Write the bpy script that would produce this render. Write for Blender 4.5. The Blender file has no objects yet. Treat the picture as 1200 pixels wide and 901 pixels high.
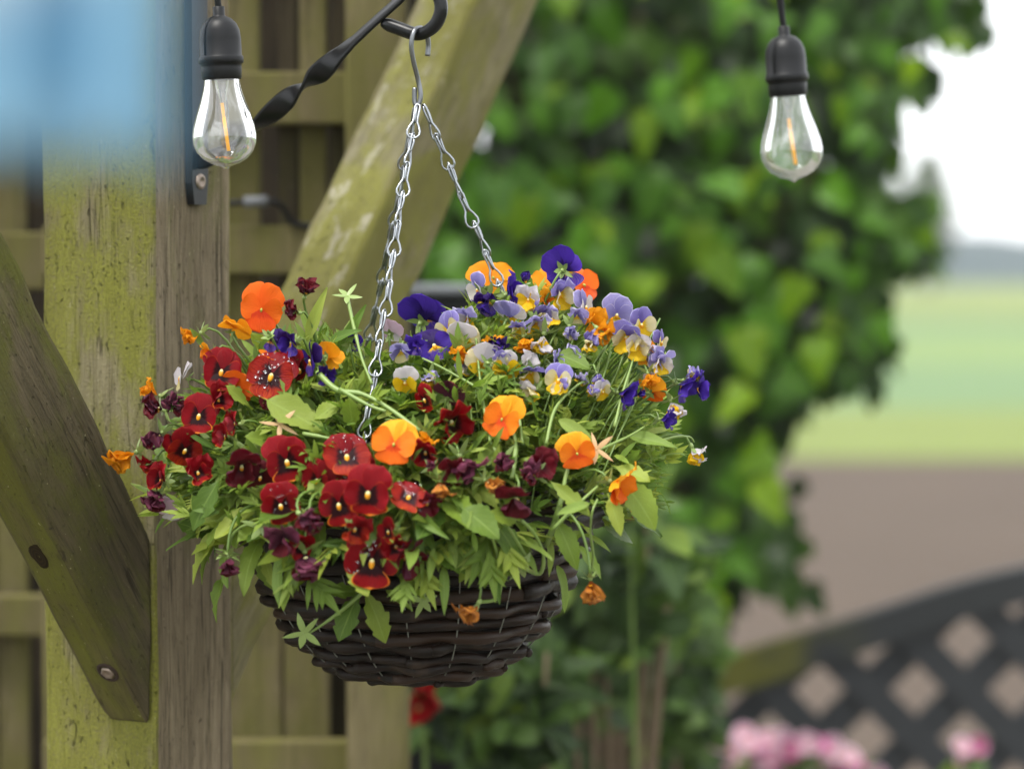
import bpy, bmesh, math, random
from mathutils import Vector, Matrix, noise
random.seed(11)
R = math.radians
sc = bpy.context.scene
col = sc.collection

# ------------------------------------------------------------------ camera
LENS, FPX = 100.0, 100.0 / 36.0 * 1200.0
CAM = Vector((0, -2.1, 1.60)); PITCH = R(2.5)
cd = bpy.data.cameras.new('camera'); cam = bpy.data.objects.new('camera', cd); col.objects.link(cam)
cam.location = CAM; cam.rotation_euler = (R(90) - PITCH, 0, 0)
cd.lens = LENS; cd.sensor_width = 36; cd.clip_start = .05; cd.clip_end = 5000
cd.dof.use_dof = True; cd.dof.focus_distance = 2.055; cd.dof.aperture_fstop = 3.7; cd.dof.aperture_blades = 9
sc.camera = cam
# ------------------------------------------------------------------ sky, sun, exposure
SUN_DIR = Vector((-.50, -.55, 1.7)).normalized()          # towards the sun
w = bpy.data.worlds.new('World'); sc.world = w; w.use_nodes = True
nt = w.node_tree; nt.nodes.clear()
sky = nt.nodes.new('ShaderNodeTexSky'); sky.sky_type = 'NISHITA'; sky.sun_disc = False
sky.sun_elevation = math.asin(SUN_DIR.z); sky.sun_rotation = math.atan2(SUN_DIR.x, SUN_DIR.y)
sky.air_density = 1.0; sky.dust_density = 1.0; sky.ozone_density = 1.0
hs = nt.nodes.new('ShaderNodeHueSaturation'); hs.inputs['Saturation'].default_value = .14   # cloud cover
bg = nt.nodes.new('ShaderNodeBackground'); bg.inputs['Strength'].default_value = .15
wo = nt.nodes.new('ShaderNodeOutputWorld')
nt.links.new(sky.outputs[0], hs.inputs['Color']); cl = nt.nodes.new('ShaderNodeMix'); cl.data_type = 'RGBA'; cl.inputs[0].default_value = .8; cl.inputs[7].default_value = (4.3, 4.4, 4.55, 1)   # even white overcast
nt.links.new(hs.outputs[0], cl.inputs[6]); nt.links.new(cl.outputs[2], bg.inputs['Color']); nt.links.new(bg.outputs[0], wo.inputs['Surface'])
sl = bpy.data.lights.new('sun', 'SUN'); sl.energy = 1.5; sl.angle = R(25); sl.color = (1, .965, .9)
so = bpy.data.objects.new('sun', sl); col.objects.link(so); so.location = (-2, -3, 6)
so.rotation_euler = (-SUN_DIR).to_track_quat('-Z', 'Y').to_euler()
sc.view_settings.view_transform = 'Standard'; sc.view_settings.look = 'None'
sc.view_settings.exposure = 1.75; sc.view_settings.gamma = 1; sc.view_settings.use_curve_mapping = False
sc.render.engine = 'CYCLES'
cy = sc.cycles
cy.use_denoising = True; cy.denoiser = 'OPENIMAGEDENOISE'
cy.caustics_reflective = False; cy.caustics_refractive = False
cy.max_bounces = 7; cy.diffuse_bounces = 3; cy.glossy_bounces = 3; cy.transmission_bounces = 5; cy.transparent_max_bounces = 16; cy.volume_bounces = 1
cy.sample_clamp_indirect = 6

# ------------------------------------------------------------------ helpers
FW = Vector((0, math.cos(PITCH), -math.sin(PITCH))); UP = Vector((0, math.sin(PITCH), math.cos(PITCH))); RT = Vector((1, 0, 0))
def ray(px, py): return FW + RT * ((px - 600) / FPX) - UP * ((py - 450.5) / FPX)
def at(px, py, Y):
    d = ray(px, py); return CAM + d * ((Y - CAM.y) / d.y)
def lin(h):
    h = h.lstrip('#'); o = []
    for i in (0, 2, 4):
        c = int(h[i:i + 2], 16) / 255; o.append(c / 12.92 if c <= .04045 else ((c + .055) / 1.055) ** 2.4)
    return (*o, 1)
def rnd(a, b): return random.uniform(a, b)
Z = Vector((0, 0, 1))

def mesh(name, v, f, mats=(), smooth=True, mi=None):
    m = bpy.data.meshes.new(name); m.from_pydata([tuple(p) for p in v], [], f); m.update()
    for x in mats: m.materials.append(x)
    if smooth: m.polygons.foreach_set('use_smooth', [True] * len(m.polygons))
    if mi: m.polygons.foreach_set('material_index', mi)
    return m
def link(name, me, parent=None, loc=None, M=None):
    o = bpy.data.objects.new(name, me); col.objects.link(o)
    if parent: o.parent = parent
    if M is not None: o.matrix_local = M
    elif loc is not None: o.location = loc
    return o
def tag(o, label, cat, group=None, kind=None):
    o['label'] = label; o['category'] = cat
    if group: o['group'] = group
    if kind: o['kind'] = kind
    return o
def thing(name, label, cat, loc=(0, 0, 0), group=None):
    o = link(name, None, loc=loc); o.empty_display_size = .02
    return tag(o, label, cat, group)
def struct(o, label, cat):
    o['kind'] = 'structure'; o['label'] = label; o['category'] = cat; return o

def tube(pts, r, n=6, closed=False, caps=True, flat=1.0):
    pts = [Vector(p) for p in pts]; N = len(pts)
    rr = r if isinstance(r, (list, tuple)) else [r] * N
    V, F = [], []
    T = []
    for i in range(N):
        if closed: t = pts[(i + 1) % N] - pts[i - 1]
        else: t = pts[min(i + 1, N - 1)] - pts[max(i - 1, 0)]
        T.append(t.normalized() if t.length > 1e-9 else Vector((0, 0, 1)))
    a = T[0].orthogonal().normalized()
    for i in range(N):
        a = (a - T[i] * a.dot(T[i]));  a = a.normalized() if a.length > 1e-6 else T[i].orthogonal().normalized()
        b = T[i].cross(a)
        for k in range(n):
            q = 2 * math.pi * k / n
            V.append(pts[i] + (a * math.cos(q) + b * math.sin(q) * flat) * rr[i])
    for i in range(N if closed else N - 1):
        j = (i + 1) % N
        for k in range(n):
            k2 = (k + 1) % n
            F.append((i * n + k, i * n + k2, j * n + k2, j * n + k))
    if caps and not closed:
        F.append(tuple(reversed(range(n)))); F.append(tuple(range((N - 1) * n, N * n)))
    return V, F
def bez(p0, p1, p2, p3, n=9):
    o = []
    for i in range(n):
        t = i / (n - 1); s = 1 - t
        o.append(p0 * s ** 3 + p1 * 3 * s * s * t + p2 * 3 * s * t * t + p3 * t ** 3)
    return o
def spline(P, n=6):
    P = [Vector(p) for p in P]; o = []
    for i in range(len(P) - 1):
        p0, p1, p2, p3 = P[max(i - 1, 0)], P[i], P[i + 1], P[min(i + 2, len(P) - 1)]
        for k in range(n):
            t = k / n
            o.append(.5 * ((2 * p1) + (p2 - p0) * t + (2 * p0 - 5 * p1 + 4 * p2 - p3) * t * t + (3 * p1 - p0 - 3 * p2 + p3) * t ** 3))
    o.append(P[-1]); return o
def join(parts):
    V, F = [], []
    for v, f in parts:
        b = len(V); V += v; F += [tuple(i + b for i in q) for q in f]
    return V, F
def boxvf(c, ax, ay, az):
    V = [c + ax * i + ay * j + az * k for i in (-1, 1) for j in (-1, 1) for k in (-1, 1)]
    return V, [(0, 1, 3, 2), (4, 6, 7, 5), (0, 4, 5, 1), (2, 3, 7, 6), (0, 2, 6, 4), (1, 5, 7, 3)]
def lathe(prof, n=24, capb=False, capt=False):
    V, F = [], []
    for r, z in prof:
        for k in range(n):
            a = 2 * math.pi * k / n; V.append(Vector((r * math.cos(a), r * math.sin(a), z)))
    for i in range(len(prof) - 1):
        for k in range(n):
            k2 = (k + 1) % n; F.append((i * n + k, i * n + k2, (i + 1) * n + k2, (i + 1) * n + k))
    if capb: F.append(tuple(reversed(range(n))))
    if capt: F.append(tuple(range((len(prof) - 1) * n, len(prof) * n)))
    return V, F
def box_obj(name, lo, hi, m, parent=None, bev=.002, M=None):
    """box with bevelled edges, origin at its centre"""
    lo, hi = Vector(lo), Vector(hi); c = (lo + hi) / 2; h = (hi - lo) / 2
    bm = bmesh.new(); bmesh.ops.create_cube(bm, size=2)
    for v in bm.verts: v.co = Vector((v.co.x * h.x, v.co.y * h.y, v.co.z * h.z))
    if bev: bmesh.ops.bevel(bm, geom=bm.edges[:], offset=bev, segments=2, affect='EDGES', profile=.5)
    me = bpy.data.meshes.new(name); bm.to_mesh(me); bm.free(); me.materials.append(m)
    o = link(name, me, parent, c)
    return o

# ------------------------------------------------------------------ materials
class NB:
    def __init__(s, name):
        s.m = bpy.data.materials.new(name); s.m.use_nodes = True; s.t = s.m.node_tree; s.t.nodes.clear()
        s.out = s.n('OutputMaterial')
    def n(s, typ, **kw):
        x = s.t.nodes.new('ShaderNode' + typ)
        for k, v in kw.items():
            if k.startswith('_'): setattr(x, k[1:], v)
        return x
    def l(s, a, b): s.t.links.new(a, b)
    def set(s, sock, v):
        if hasattr(v, 'links'): s.l(v, sock)
        else: sock.default_value = v
    def math(s, op, a, b=None, c=None, clamp=False):
        x = s.n('Math'); x.operation = op; x.use_clamp = clamp
        s.set(x.inputs[0], a)
        if b is not None: s.set(x.inputs[1], b)
        if c is not None: s.set(x.inputs[2], c)
        return x.outputs[0]
    def mix(s, f, a, b, blend='MIX'):
        x = s.n('Mix'); x.data_type = 'RGBA'; x.blend_type = blend
        s.set(x.inputs[0], f); s.set(x.inputs[6], a); s.set(x.inputs[7], b); return x.outputs[2]
    def noise(s, vec, scale, detail=4, rough=.55, dist=0):
        x = s.n('TexNoise'); s.set(x.inputs['Vector'], vec); x.inputs['Scale'].default_value = scale
        x.inputs['Detail'].default_value = detail; x.inputs['Roughness'].default_value = rough; x.inputs['Distortion'].default_value = dist
        return x.outputs['Fac']
    def step(s, v, lo, hi):
        x = s.n('MapRange'); x.interpolation_type = 'SMOOTHSTEP'; s.set(x.inputs[0], v); x.inputs[1].default_value = lo; x.inputs[2].default_value = hi
        return x.outputs[0]
    def mapping(s, vec, scale):
        x = s.n('Mapping'); s.l(vec, x.inputs['Vector']); x.inputs['Scale'].default_value = scale; return x.outputs[0]
    def bump(s, h, strength, dist, nrm=None):
        x = s.n('Bump'); x.inputs['Strength'].default_value = strength; x.inputs['Distance'].default_value = dist; s.l(h, x.inputs['Height'])
        if nrm is not None: s.l(nrm, x.inputs['Normal'])
        return x.outputs[0]
    def bsdf(s, colr, rough=.6, nrm=None, metal=0, spec=.5, out=True):
        x = s.n('BsdfPrincipled'); s.set(x.inputs['Base Color'], colr); s.set(x.inputs['Roughness'], rough); x.inputs['Metallic'].default_value = metal
        x.inputs['Specular IOR Level'].default_value = spec
        if nrm is not None: s.l(nrm, x.inputs['Normal'])
        if out: s.l(x.outputs[0], s.out.inputs['Surface'])
        return x
    def co(s, which='Object'): return s.n('TexCoord').outputs[which]

def plain(name, hexc, rough=.5, metal=0, spec=.5, nscale=0, namt=.25):
    b = NB(name); c = lin(hexc)
    if nscale:
        f = b.noise(b.co(), nscale, 5)
        c = b.mix(f, tuple(x * (1 - namt) for x in c[:3]) + (1,), tuple(min(1, x * (1 + namt)) for x in c[:3]) + (1,))
    b.bsdf(c, rough, None, metal, spec); return b.m

def wood(name, wood_a, wood_b, moss, moss_lo, moss_hi, pale=None, pale_lo=.6, dark_amt=.6, grain=1.0, moss2=None, bumpS=.5):
    """weathered timber, grain along local Z, algae patches over it"""
    b = NB(name); co = b.co()
    g1 = b.noise(b.mapping(co, (150 * grain, 150 * grain, 9)), 1, 8, .66, .8)
    g2 = b.noise(b.mapping(co, (520 * grain, 520 * grain, 34)), 1, 4, .65, .4)
    big = b.noise(b.mapping(co, (14, 14, 5)), 1, 5, .6)
    c = b.mix(b.step(g1, .30, .70), lin(wood_a), lin(wood_b))
    c = b.mix(b.math('MULTIPLY', b.step(g2, .48, .32), dark_amt * .8), c, lin('241e14'))
    crk = b.noise(b.mapping(co, (60, 60, 1.4)), 1, 3, .5, .3)
    c = b.mix(b.math('MULTIPLY', b.step(b.math('ABSOLUTE', b.math('SUBTRACT', crk, .5)), .012, .004), dark_amt), c, lin('1c170f'))
    mm = b.noise(b.mapping(co, (22, 22, 9)), 1, 8, .66, .3)
    fine = b.noise(co, 420, 3, .7)
    patch = b.noise(b.mapping(co, (9, 9, 5)), 1, 4, .6, .4)
    mask = b.math('MULTIPLY', b.step(b.math('ADD', mm, b.math('MULTIPLY', b.math('SUBTRACT', patch, .5), .7)), moss_lo, moss_hi), b.step(b.math('ADD', fine, b.math('MULTIPLY', g1, .5)), .42, .74))
    mc = b.mix(b.step(fine, .3, .7), lin(moss), lin(moss2 or moss))
    c = b.mix(mask, c, mc)
    # drips and dirt pockets
    dirt = b.noise(b.mapping(co, (90, 90, 34)), 1, 5, .65, 1.2)
    c = b.mix(b.math('MULTIPLY', b.step(dirt, .63, .74), dark_amt), c, lin('3a3520'))
    if pale:
        pm = b.noise(b.mapping(co, (40, 40, 16)), 1, 7, .7, .5)
        c = b.mix(b.math('MULTIPLY', b.step(pm, pale_lo, pale_lo + .08), .75), c, lin(pale))
    c = b.mix(b.math('MULTIPLY', b.step(big, .40, .66), .34), c, lin('453c2b'))
    spk = b.noise(b.mapping(co, (300, 300, 170)), 1, 4, .6)
    c = b.mix(b.math('MULTIPLY', b.step(spk, .64, .72), dark_amt * .9), c, lin('2b2616'))
    c = b.mix(b.math('MULTIPLY', b.step(spk, .33, .27), .45), c, lin('b0aa88'))
    h = b.math('ADD', b.math('MULTIPLY', g1, .7), b.math('ADD', b.math('MULTIPLY', g2, .35), b.math('MULTIPLY', fine, .25)))
    h = b.math('SUBTRACT', h, b.math('MULTIPLY', b.step(dirt, .63, .74), .5))
    b.bsdf(c, .82, b.bump(b.math('SUBTRACT', h, b.math('MULTIPLY', b.step(spk, .62, .72), .4)), min(1, bumpS * 1.3), .005), 0, .10); return b.m

M = {}
M['post_moss'] = wood('post_moss', '686148', '847c60', '66662c', .30, .52, None, .6, .7, .7, '7a7a38', 1.0)
M['post_brown'] = wood('post_brown', '685d4a', '8a7d66', '686540', .50, .76, None, .6, .65, 1.1, None, .7)
M['brace_side'] = wood('brace_side', '463f2d', '635a44', '5a5c24', .38, .60, None, .6, .6, .9, '4f4f28', .8)
M['brace_under'] = wood('brace_under', '4c472c', '625c38', '5e6022', .32, .62, None, .6, .5, 1.0, None, .5)
M['brace_lichen'] = wood('brace_lichen', '68634a', '7e7860', '6c6b34', .30, .56, 'a39e8b', .52, .5, .7, '7f7d42', .8)
M['brace_grey'] = wood('brace_grey', '605a42', '787154', '66642f', .34, .58, '968f72', .62, .5, .9, None, .5)
M['fence'] = wood('fence', '5a523b', '71684d', '605d31', .30, .66, None, .6, .5, .9, '5c5a32', .4)
M['fence_shaded'] = wood('fence_shaded', '2f2a20', '3d3629', '36351f', .45, .72, None, .6, .5, .9, None, .4)  # fence timber with the shade of recessed slats put into its colour
M['backing'] = wood('backing', '17130f', '201b14', '1a190e', .6, .8, None, .6, .3, .6, None, .3)
M['lattice'] = plain('lattice', '2b2d2f', .55, 0, .2, 30, .2)
b = NB('lattice_rail'); co = b.co(); nn = b.noise(co, 9, 5); g = b.n('NewGeometry'); sx = b.n('SeparateXYZ'); b.l(co, sx.inputs[0]); sn = b.n('SeparateXYZ'); b.l(g.outputs['Normal'], sn.inputs[0])
mo = b.math('MULTIPLY', b.step(sx.outputs[0], -.02, -.26), b.step(nn, .36, .52))
b.bsdf(b.mix(mo, lin('292b2c'), lin('4c4c1c')), .6, None, 0, .2); M['lattice_rail'] = b.m
M['iron'] = plain('iron', '0e0f11', .34, 0, .3, 60, .3)
M['plastic'] = plain('plastic', '101113', .42, 0, .25)
M['cable'] = plain('cable', '0c0d0e', .5, 0, .2)
M['galv'] = plain('galv', '94989c', .28, 1, .5, 200, .12)
M['galv_dull'] = plain('galv_dull', '77797c', .38, 1, .5, 200, .2)
M['screw'] = plain('screw', '8a7c70', .45, .8)
M['hole'] = plain('hole', '2a1a10', .9)
M['wire_tie'] = plain('wire_tie', '64665e', .5, .1)
M['soil'] = plain('soil', '1b140d', .95, 0, .2, 120, .5)
M['liner'] = plain('liner', '0d0b09', .7)
M['stone'] = plain('stone', '8a7f70', .9, 0, .2, 6, .3)
M['trunk'] = wood('trunk', '6b5c4a', '857562', '6a6a38', .6, .8, None, .6, .5, .4, None, .6)
# willow rods
b = NB('willow'); co = b.co(); inf = b.n('ObjectInfo').outputs['Random']
n1 = b.noise(b.mapping(co, (40, 40, 260)), 1, 5, .6); n2 = b.noise(co, 34, 4, .6); n3 = b.noise(co, 90, 3)
c = b.mix(b.step(n1, .3, .7), lin('0d0805'), lin('241810')); c = b.mix(b.math('MULTIPLY', inf, .55), c, lin('110b07')); c = b.mix(b.math('MULTIPLY', b.step(b.math('FRACT', b.math('MULTIPLY', inf, 5.7)), .6, 1.0), .6), c, lin('35251a'))
c = b.mix(b.math('MULTIPLY', b.step(n2, .55, .72), .55), c, lin('40342a')); c = b.mix(b.math('MULTIPLY', b.step(n3, .70, .76), .8), c, lin('5a2d1a'))
b.bsdf(c, b.math('ADD', .32, b.math('MULTIPLY', n2, .3)), b.bump(n1, .8, .0016), 0, .2); M['willow'] = b.m

# glass of a bulb: thin shell
b = NB('bulb_glass'); lw = b.n('LayerWeight'); lw.inputs['Blend'].default_value = .30
tr = b.n('BsdfTransparent'); tr.inputs[0].default_value = (.96, .97, .98, 1); gl = b.n('BsdfGlossy'); gl.inputs['Roughness'].default_value = .03; gl.inputs[0].default_value = (1, 1, 1, 1)
df = b.n('BsdfDiffuse'); df.inputs[0].default_value = (.75, .77, .78, 1)
sm = b.noise(b.mapping(b.co(), (60, 60, 34)), 1, 3, .5, 1.5)
m1 = b.n('MixShader'); b.l(b.math('ADD', .06, b.math('MULTIPLY', lw.outputs['Fresnel'], .65)), m1.inputs[0]); b.l(tr.outputs[0], m1.inputs[1]); b.l(gl.outputs[0], m1.inputs[2])
m2 = b.n('MixShader'); b.l(b.math('ADD', .05, b.math('MULTIPLY', b.step(sm, .48, .66), .22)), m2.inputs[0]); b.l(m1.outputs[0], m2.inputs[1]); b.l(df.outputs[0], m2.inputs[2])
b.l(m2.outputs[0], b.out.inputs[0]); M['bulb_glass'] = b.m
b = NB('filament'); p = b.bsdf(lin('e8a010'), .5); p.inputs['Emission Color'].default_value = lin('ffb014'); p.inputs['Emission Strength'].default_value = .14; M['filament'] = b.m
# water drops
b = NB('droplet'); p = b.bsdf((1, 1, 1, 1), .02); p.inputs['Transmission Weight'].default_value = 1; p.inputs['IOR'].default_value = 1.33; M['droplet'] = b.m

def leaf_mat(name, dark, light, young, trans=.35, rough=.42, veinc='a9c26a', rnd_attr=None, vein=.22):
    b = NB(name); uv = b.n('UVMap').outputs[0]; s = b.n('SeparateXYZ'); b.l(uv, s.inputs[0]); u, v = s.outputs[0], s.outputs[1]
    if rnd_attr:
        a = b.n('Attribute'); a.attribute_name = rnd_attr; inf = a.outputs['Fac']
    else: inf = b.n('ObjectInfo').outputs['Random']
    co = b.co('Object'); nn = b.noise(co, 90, 4, .6)
    c = b.mix(inf, lin(dark), lin(light)); c = b.mix(b.math('MULTIPLY', b.step(b.math('FRACT', b.math('MULTIPLY', inf, 7.13)), .6, 1), .8), c, lin(young))
    c = b.mix(b.math('MULTIPLY', b.step(nn, .35, .7), .3), c, lin(dark))
    d = b.math('ABSOLUTE', b.math('SUBTRACT', u, .5))
    mid = b.step(d, .05, .015)
    sv = b.math('SINE', b.math('MULTIPLY', b.math('SUBTRACT', v, b.math('MULTIPLY', d, .7)), 42)); sv = b.math('MULTIPLY', b.step(sv, .88, 1), .45)
    vm = b.math('MULTIPLY', b.math('MAXIMUM', mid, sv), vein)
    c = b.mix(vm, c, lin(veinc))
    h = b.math('SUBTRACT', b.math('MULTIPLY', nn, .4), vm)
    p = b.bsdf(c, rough, b.bump(h, .35, .0015), 0, .22, out=False)
    t = b.n('BsdfTranslucent'); b.l(b.mix(.55, c, b.mix(1, c, (.9, 1, .25, 1), 'MULTIPLY')), t.inputs[0])
    mx = b.n('MixShader'); mx.inputs[0].default_value = trans; b.l(p.outputs[0], mx.inputs[1]); b.l(t.outputs[0], mx.inputs[2]); b.l(mx.outputs[0], b.out.inputs[0])
    return b.m
M['leaf'] = leaf_mat('pansy_leaf', '4c6826', '849838', 'acb64e', .42, .36)
M['leaf_fine'] = leaf_mat('viola_leaf', '5a7832', '889c48', 'a8b256', .42, .40)
M['ivy'] = leaf_mat('ivy_leaf', '264410', '528212', '86a61c', .5, .32, '76924a', None, .35)
M['ivy_mass'] = leaf_mat('ivy_mass', '0c1607', '28460e', '486a12', .40, .4, '5f7c3a', 'rnd', .3)  # darker copy of the ivy leaf, with the inner shade put into its colour
M['shrub'] = leaf_mat('shrub_leaf', '2e4420', '54702e', '7c9430', .35, .45, '8aa66a', None, .35)
M['shrub_mass'] = leaf_mat('shrub_mass', '1a2a16', '384f24', '567028', .35, .45, '8aa66a', 'rnd', .3)
def stem_mat(name, a, c2):
    b = NB(name); c = b.mix(b.noise(b.co(), 70, 3), lin(a), lin(c2)); p = b.bsdf(c, .45); p.inputs['Subsurface Weight'].default_value = 0; return b.m
M['stem'] = stem_mat('stem', '4a6426', '6a8238')
M['stem_pale'] = stem_mat('stem_pale', '5c7634', '7c9048')
M['sepal'] = stem_mat('sepal', '647c38', '88985a')
M['dry'] = stem_mat('dry', '9c7a50', 'c4a276')

def petal_mat(name, base, edge, blotch, blotch_r=.0, base2=None, edge_lo=.93, trans=.3, streak=.0, streakc='e8641a', throat=None, wet=.0, rough=.55, back=None):
    b = NB(name); uv = b.n('UVMap').outputs[0]; s = b.n('SeparateXYZ'); b.l(uv, s.inputs[0]); u, v = s.outputs[0], s.outputs[1]
    a = b.n('Attribute'); a.attribute_name = 'edge'; e = a.outputs['Fac']
    inf = b.n('ObjectInfo').outputs['Random']; co = b.co()
    vein = b.noise(b.mapping(uv, (26, 1.6, 1)), 1, 3, .5)
    nn = b.noise(co, 6, 4)
    c = b.mix(b.math('MULTIPLY', b.step(b.math('ADD', b.math('MULTIPLY', v, .7), b.math('MULTIPLY', inf, .4)), .2, 1.0), 1), lin(base), lin(base2 or base))
    c = b.mix(b.math('MULTIPLY', b.step(vein, .45, .65), .42), c, b.mix(.5, c, lin(blotch or base)))
    if streak: c = b.mix(b.math('MULTIPLY', b.math('MULTIPLY', b.step(vein, .44, .62), streak), b.step(v, .3, .62)), c, lin(streakc))
    if blotch_r:
        r = b.math('ADD', v, b.math('MULTIPLY', b.math('SUBTRACT', vein, .5), .55))
        c = b.mix(b.step(r, blotch_r + .12, blotch_r - .08), c, lin(blotch))
    if throat: c = b.mix(b.step(b.math('ADD', v, b.math('MULTIPLY', b.math('SUBTRACT', vein, .5), .2)), .24, .10), c, lin(throat))
    if edge: c = b.mix(b.step(e, edge_lo, edge_lo + .05), c, lin(edge))
    if back:
        g = b.n('NewGeometry'); c = b.mix(b.math('MULTIPLY', g.outputs['Backfacing'], .8), c, lin(back))
    ro = b.math('SUBTRACT', rough, b.math('MULTIPLY', nn, .2))
    p = b.bsdf(c, ro, b.bump(b.math('ADD', vein, b.math('MULTIPLY', nn, .6)), .25, .012), 0, .14, out=False)
    t = b.n('BsdfTranslucent'); b.l(c, t.inputs[0]); mx = b.n('MixShader'); mx.inputs[0].default_value = trans
    b.l(p.outputs[0], mx.inputs[1]); b.l(t.outputs[0], mx.inputs[2]); b.l(mx.outputs[0], b.out.inputs[0]); return b.m
PM = {
 'red_up': petal_mat('red_up', '6e000b', '98261a', '400005', 0, '7e000e', .95, .22, back='8a3038'),
 'red_side': petal_mat('red_side', '74000c', 'a83a16', '1e0005', .38, '82000e', .93, .22, back='8a3038'),
 'red_low': petal_mat('red_low', '78000a', 'cc701e', '1e0005', .46, '8a080c', .90, .22, back='8a3038'),
 'flame_up': petal_mat('flame_up', '6a000c', '7c1016', '360004', 0, '74000e', .96, .22, .3, 'a01a0e'),
 'flame_side': petal_mat('flame_side', '70040a', 'a03410', '220006', .38, '80100a', .95, .2, .5, 'a8300c'),
 'flame_low': petal_mat('flame_low', '7a0a0a', 'c05a14', '220006', .40, '8a1a0a', .94, .2, .55, 'b84810'),
 'maroon': petal_mat('maroon', '4a0812', '641e20', '28040c', .2, '5c0e1a', .96, .2, back='54283a'),
 'mauve': petal_mat('mauve', '44202e', '764044', '300e22', .2, '6c3248', .95, .2),
 'orange_up': petal_mat('orange_up', 'e49418', None, 'd87410', 0, 'eaa424', .95, .28),
 'orange_side': petal_mat('orange_side', 'dc6e10', None, 'c85010', .2, 'e07c18', .95, .28),
 'orange_low': petal_mat('orange_low', 'd65810', None, 'c03c0c', .3, 'dc6612', .95, .28),
 'deep_up': petal_mat('deep_up', 'de5c12', None, 'cc400c', 0, 'e06a18', .95, .28),
 'deep_low': petal_mat('deep_low', 'd44a10', None, 'bc320c', .3, 'da5614', .95, .28),
 'gold': petal_mat('gold', 'de8c10', None, 'd67610', 0, 'e49a1c', .95, .4),
 'yellow': petal_mat('yellow', 'dcb010', None, 'd89a0c', .15, 'e0be28', .95, .4),
 'violet': petal_mat('violet', '62549e', 'a09ac4', '4a3e90', 0, '887eba', .9, .35),
 'lilac': petal_mat('lilac', '8078b4', 'bab4d2', '665ca2', 0, '9c95c6', .9, .38),
 'purple': petal_mat('purple', '361c80', None, '200c50', .3, '442a92', .95, .3),
 'indigo': petal_mat('indigo', '1e0c40', None, '14062c', .2, '2a1258', .95, .25),
 'purple_low': petal_mat('purple_low', '44309a', None, 'd0a818', .22, '3c268c', .95, .3, throat='f2c020'),
 'white': petal_mat('white', 'c4bec2', None, 'b8aeb8', 0, 'ccc6ca', .95, .4),
 'white_side': petal_mat('white_side', 'cec6ba', 'b4acc8', '54487a', .12, 'd0cac2', .93, .4),
 'cream': petal_mat('cream', 'd0c488', None, 'd4b02c', .3, 'd4ccaa', .95, .4, throat='f2c418'),
 'pink': petal_mat('pink', 'c6b2bc', None, 'b090a8', 0, 'c0a2b4', .95, .4),
 'wilt': petal_mat('wilt', 'b06a22', '8a5426', '8a481a', .2, 'c4853a', .9, .3),
 'scarlet': petal_mat('scarlet', '9c0410', None, '6a020a', .1, 'a80816', .95, .3),
 'hotpink': petal_mat('hotpink', '9c3c74', 'c49cb0', '7c2052', .2, 'b46890', .9, .35),
 'palepink': petal_mat('palepink', 'bc90a2', 'ccbcc2', 'a86484', .2, 'c8b0b8', .9, .35),
}

# ------------------------------------------------------------------ setting: ground, fields, hills, sky haze
def sheet(name, x0, x1, y0, y1, z, m, nx=1, ny=1):
    V = [Vector((x0 + (x1 - x0) * i / nx, y0 + (y1 - y0) * j / ny, z)) for j in range(ny + 1) for i in range(nx + 1)]
    F = [(j * (nx + 1) + i, j * (nx + 1) + i + 1, (j + 1) * (nx + 1) + i + 1, (j + 1) * (nx + 1) + i) for j in range(ny) for i in range(nx)]
    return link(name, mesh(name, V, F, [m], False))
b = NB('grass'); co = b.co(); c = b.mix(b.noise(co, 3, 6), lin('3c4a26'), lin('566238')); b.bsdf(c, .9, b.bump(b.noise(co, 60, 4), .6, .03), 0, .2); M['grass'] = b.m
b = NB('soil_field'); co = b.co(); c = b.mix(b.noise(co, .8, 7, .65), lin('483e35'), lin('5a4d42')); c = b.mix(b.math('MULTIPLY', b.noise(b.mapping(co, (.15, 5, 1)), 1, 3), .35), c, lin('3e352c')); b.bsdf(c, .95, b.bump(b.noise(co, 9, 6, .7), .8, .08), 0, .2); M['soil_field'] = b.m
b = NB('crop'); co = b.co(); s = b.n('SeparateXYZ'); b.l(co, s.inputs[0]); y = b.math('ADD', s.outputs[1], b.math('MULTIPLY', b.noise(co, .12, 3), 1.5))
def band(lo, hi): return b.math('MULTIPLY', b.step(y, lo - .5, lo + .5), b.step(y, hi + .5, hi - .5))
c = b.mix(b.noise(co, 2, 5), lin('5c6832'), lin('6c773c'))
c = b.mix(band(29, 42), c, b.mix(b.noise(co, 2, 5), lin('546a46'), lin('60764e')))
c = b.mix(band(42, 60), c, b.mix(b.noise(co, 2, 5), lin('5e7040'), lin('687c48')))
c = b.mix(band(60, 75), c, lin('566c46'))
c = b.mix(b.math('MULTIPLY', b.step(b.math('SINE', b.math('MULTIPLY', y, 1.9)), .5, 1), .25), c, lin('4e6036'))
b.bsdf(c, .9, b.bump(b.noise(co, 5, 5), .6, .15), 0, .2); M['crop'] = b.m
M['hill'] = plain('hill', '2c3a42', .95, 0, .1, .05, .3)
struct(sheet('ground', -3000, 3000, -400, 5000, 0, M['grass']), 'open grassy ground reaching to the horizon', 'ground')
b = NB('bounce_grey'); co = b.co(); c = b.mix(b.noise(co, 14, 6), lin('5c5850'), lin('78736a')); b.bsdf(c, .9, b.bump(b.noise(co, 80, 4), .4, .01), 0, .15); M['bounce_grey'] = b.m
struct(sheet('bounce_sheet', -4, 4, -6, 4.6, .004, M['bounce_grey']), 'added grey ground sheet out of view that mutes green bounce light', 'bounce_sheet')  # unseen grey sheet added so grass does not throw green light upward
struct(sheet('ploughed_field', -60, 60, 5.2, 20.6, .006, M['soil_field']), 'bare brown ploughed soil strip beyond the lattice', 'field')
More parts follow.
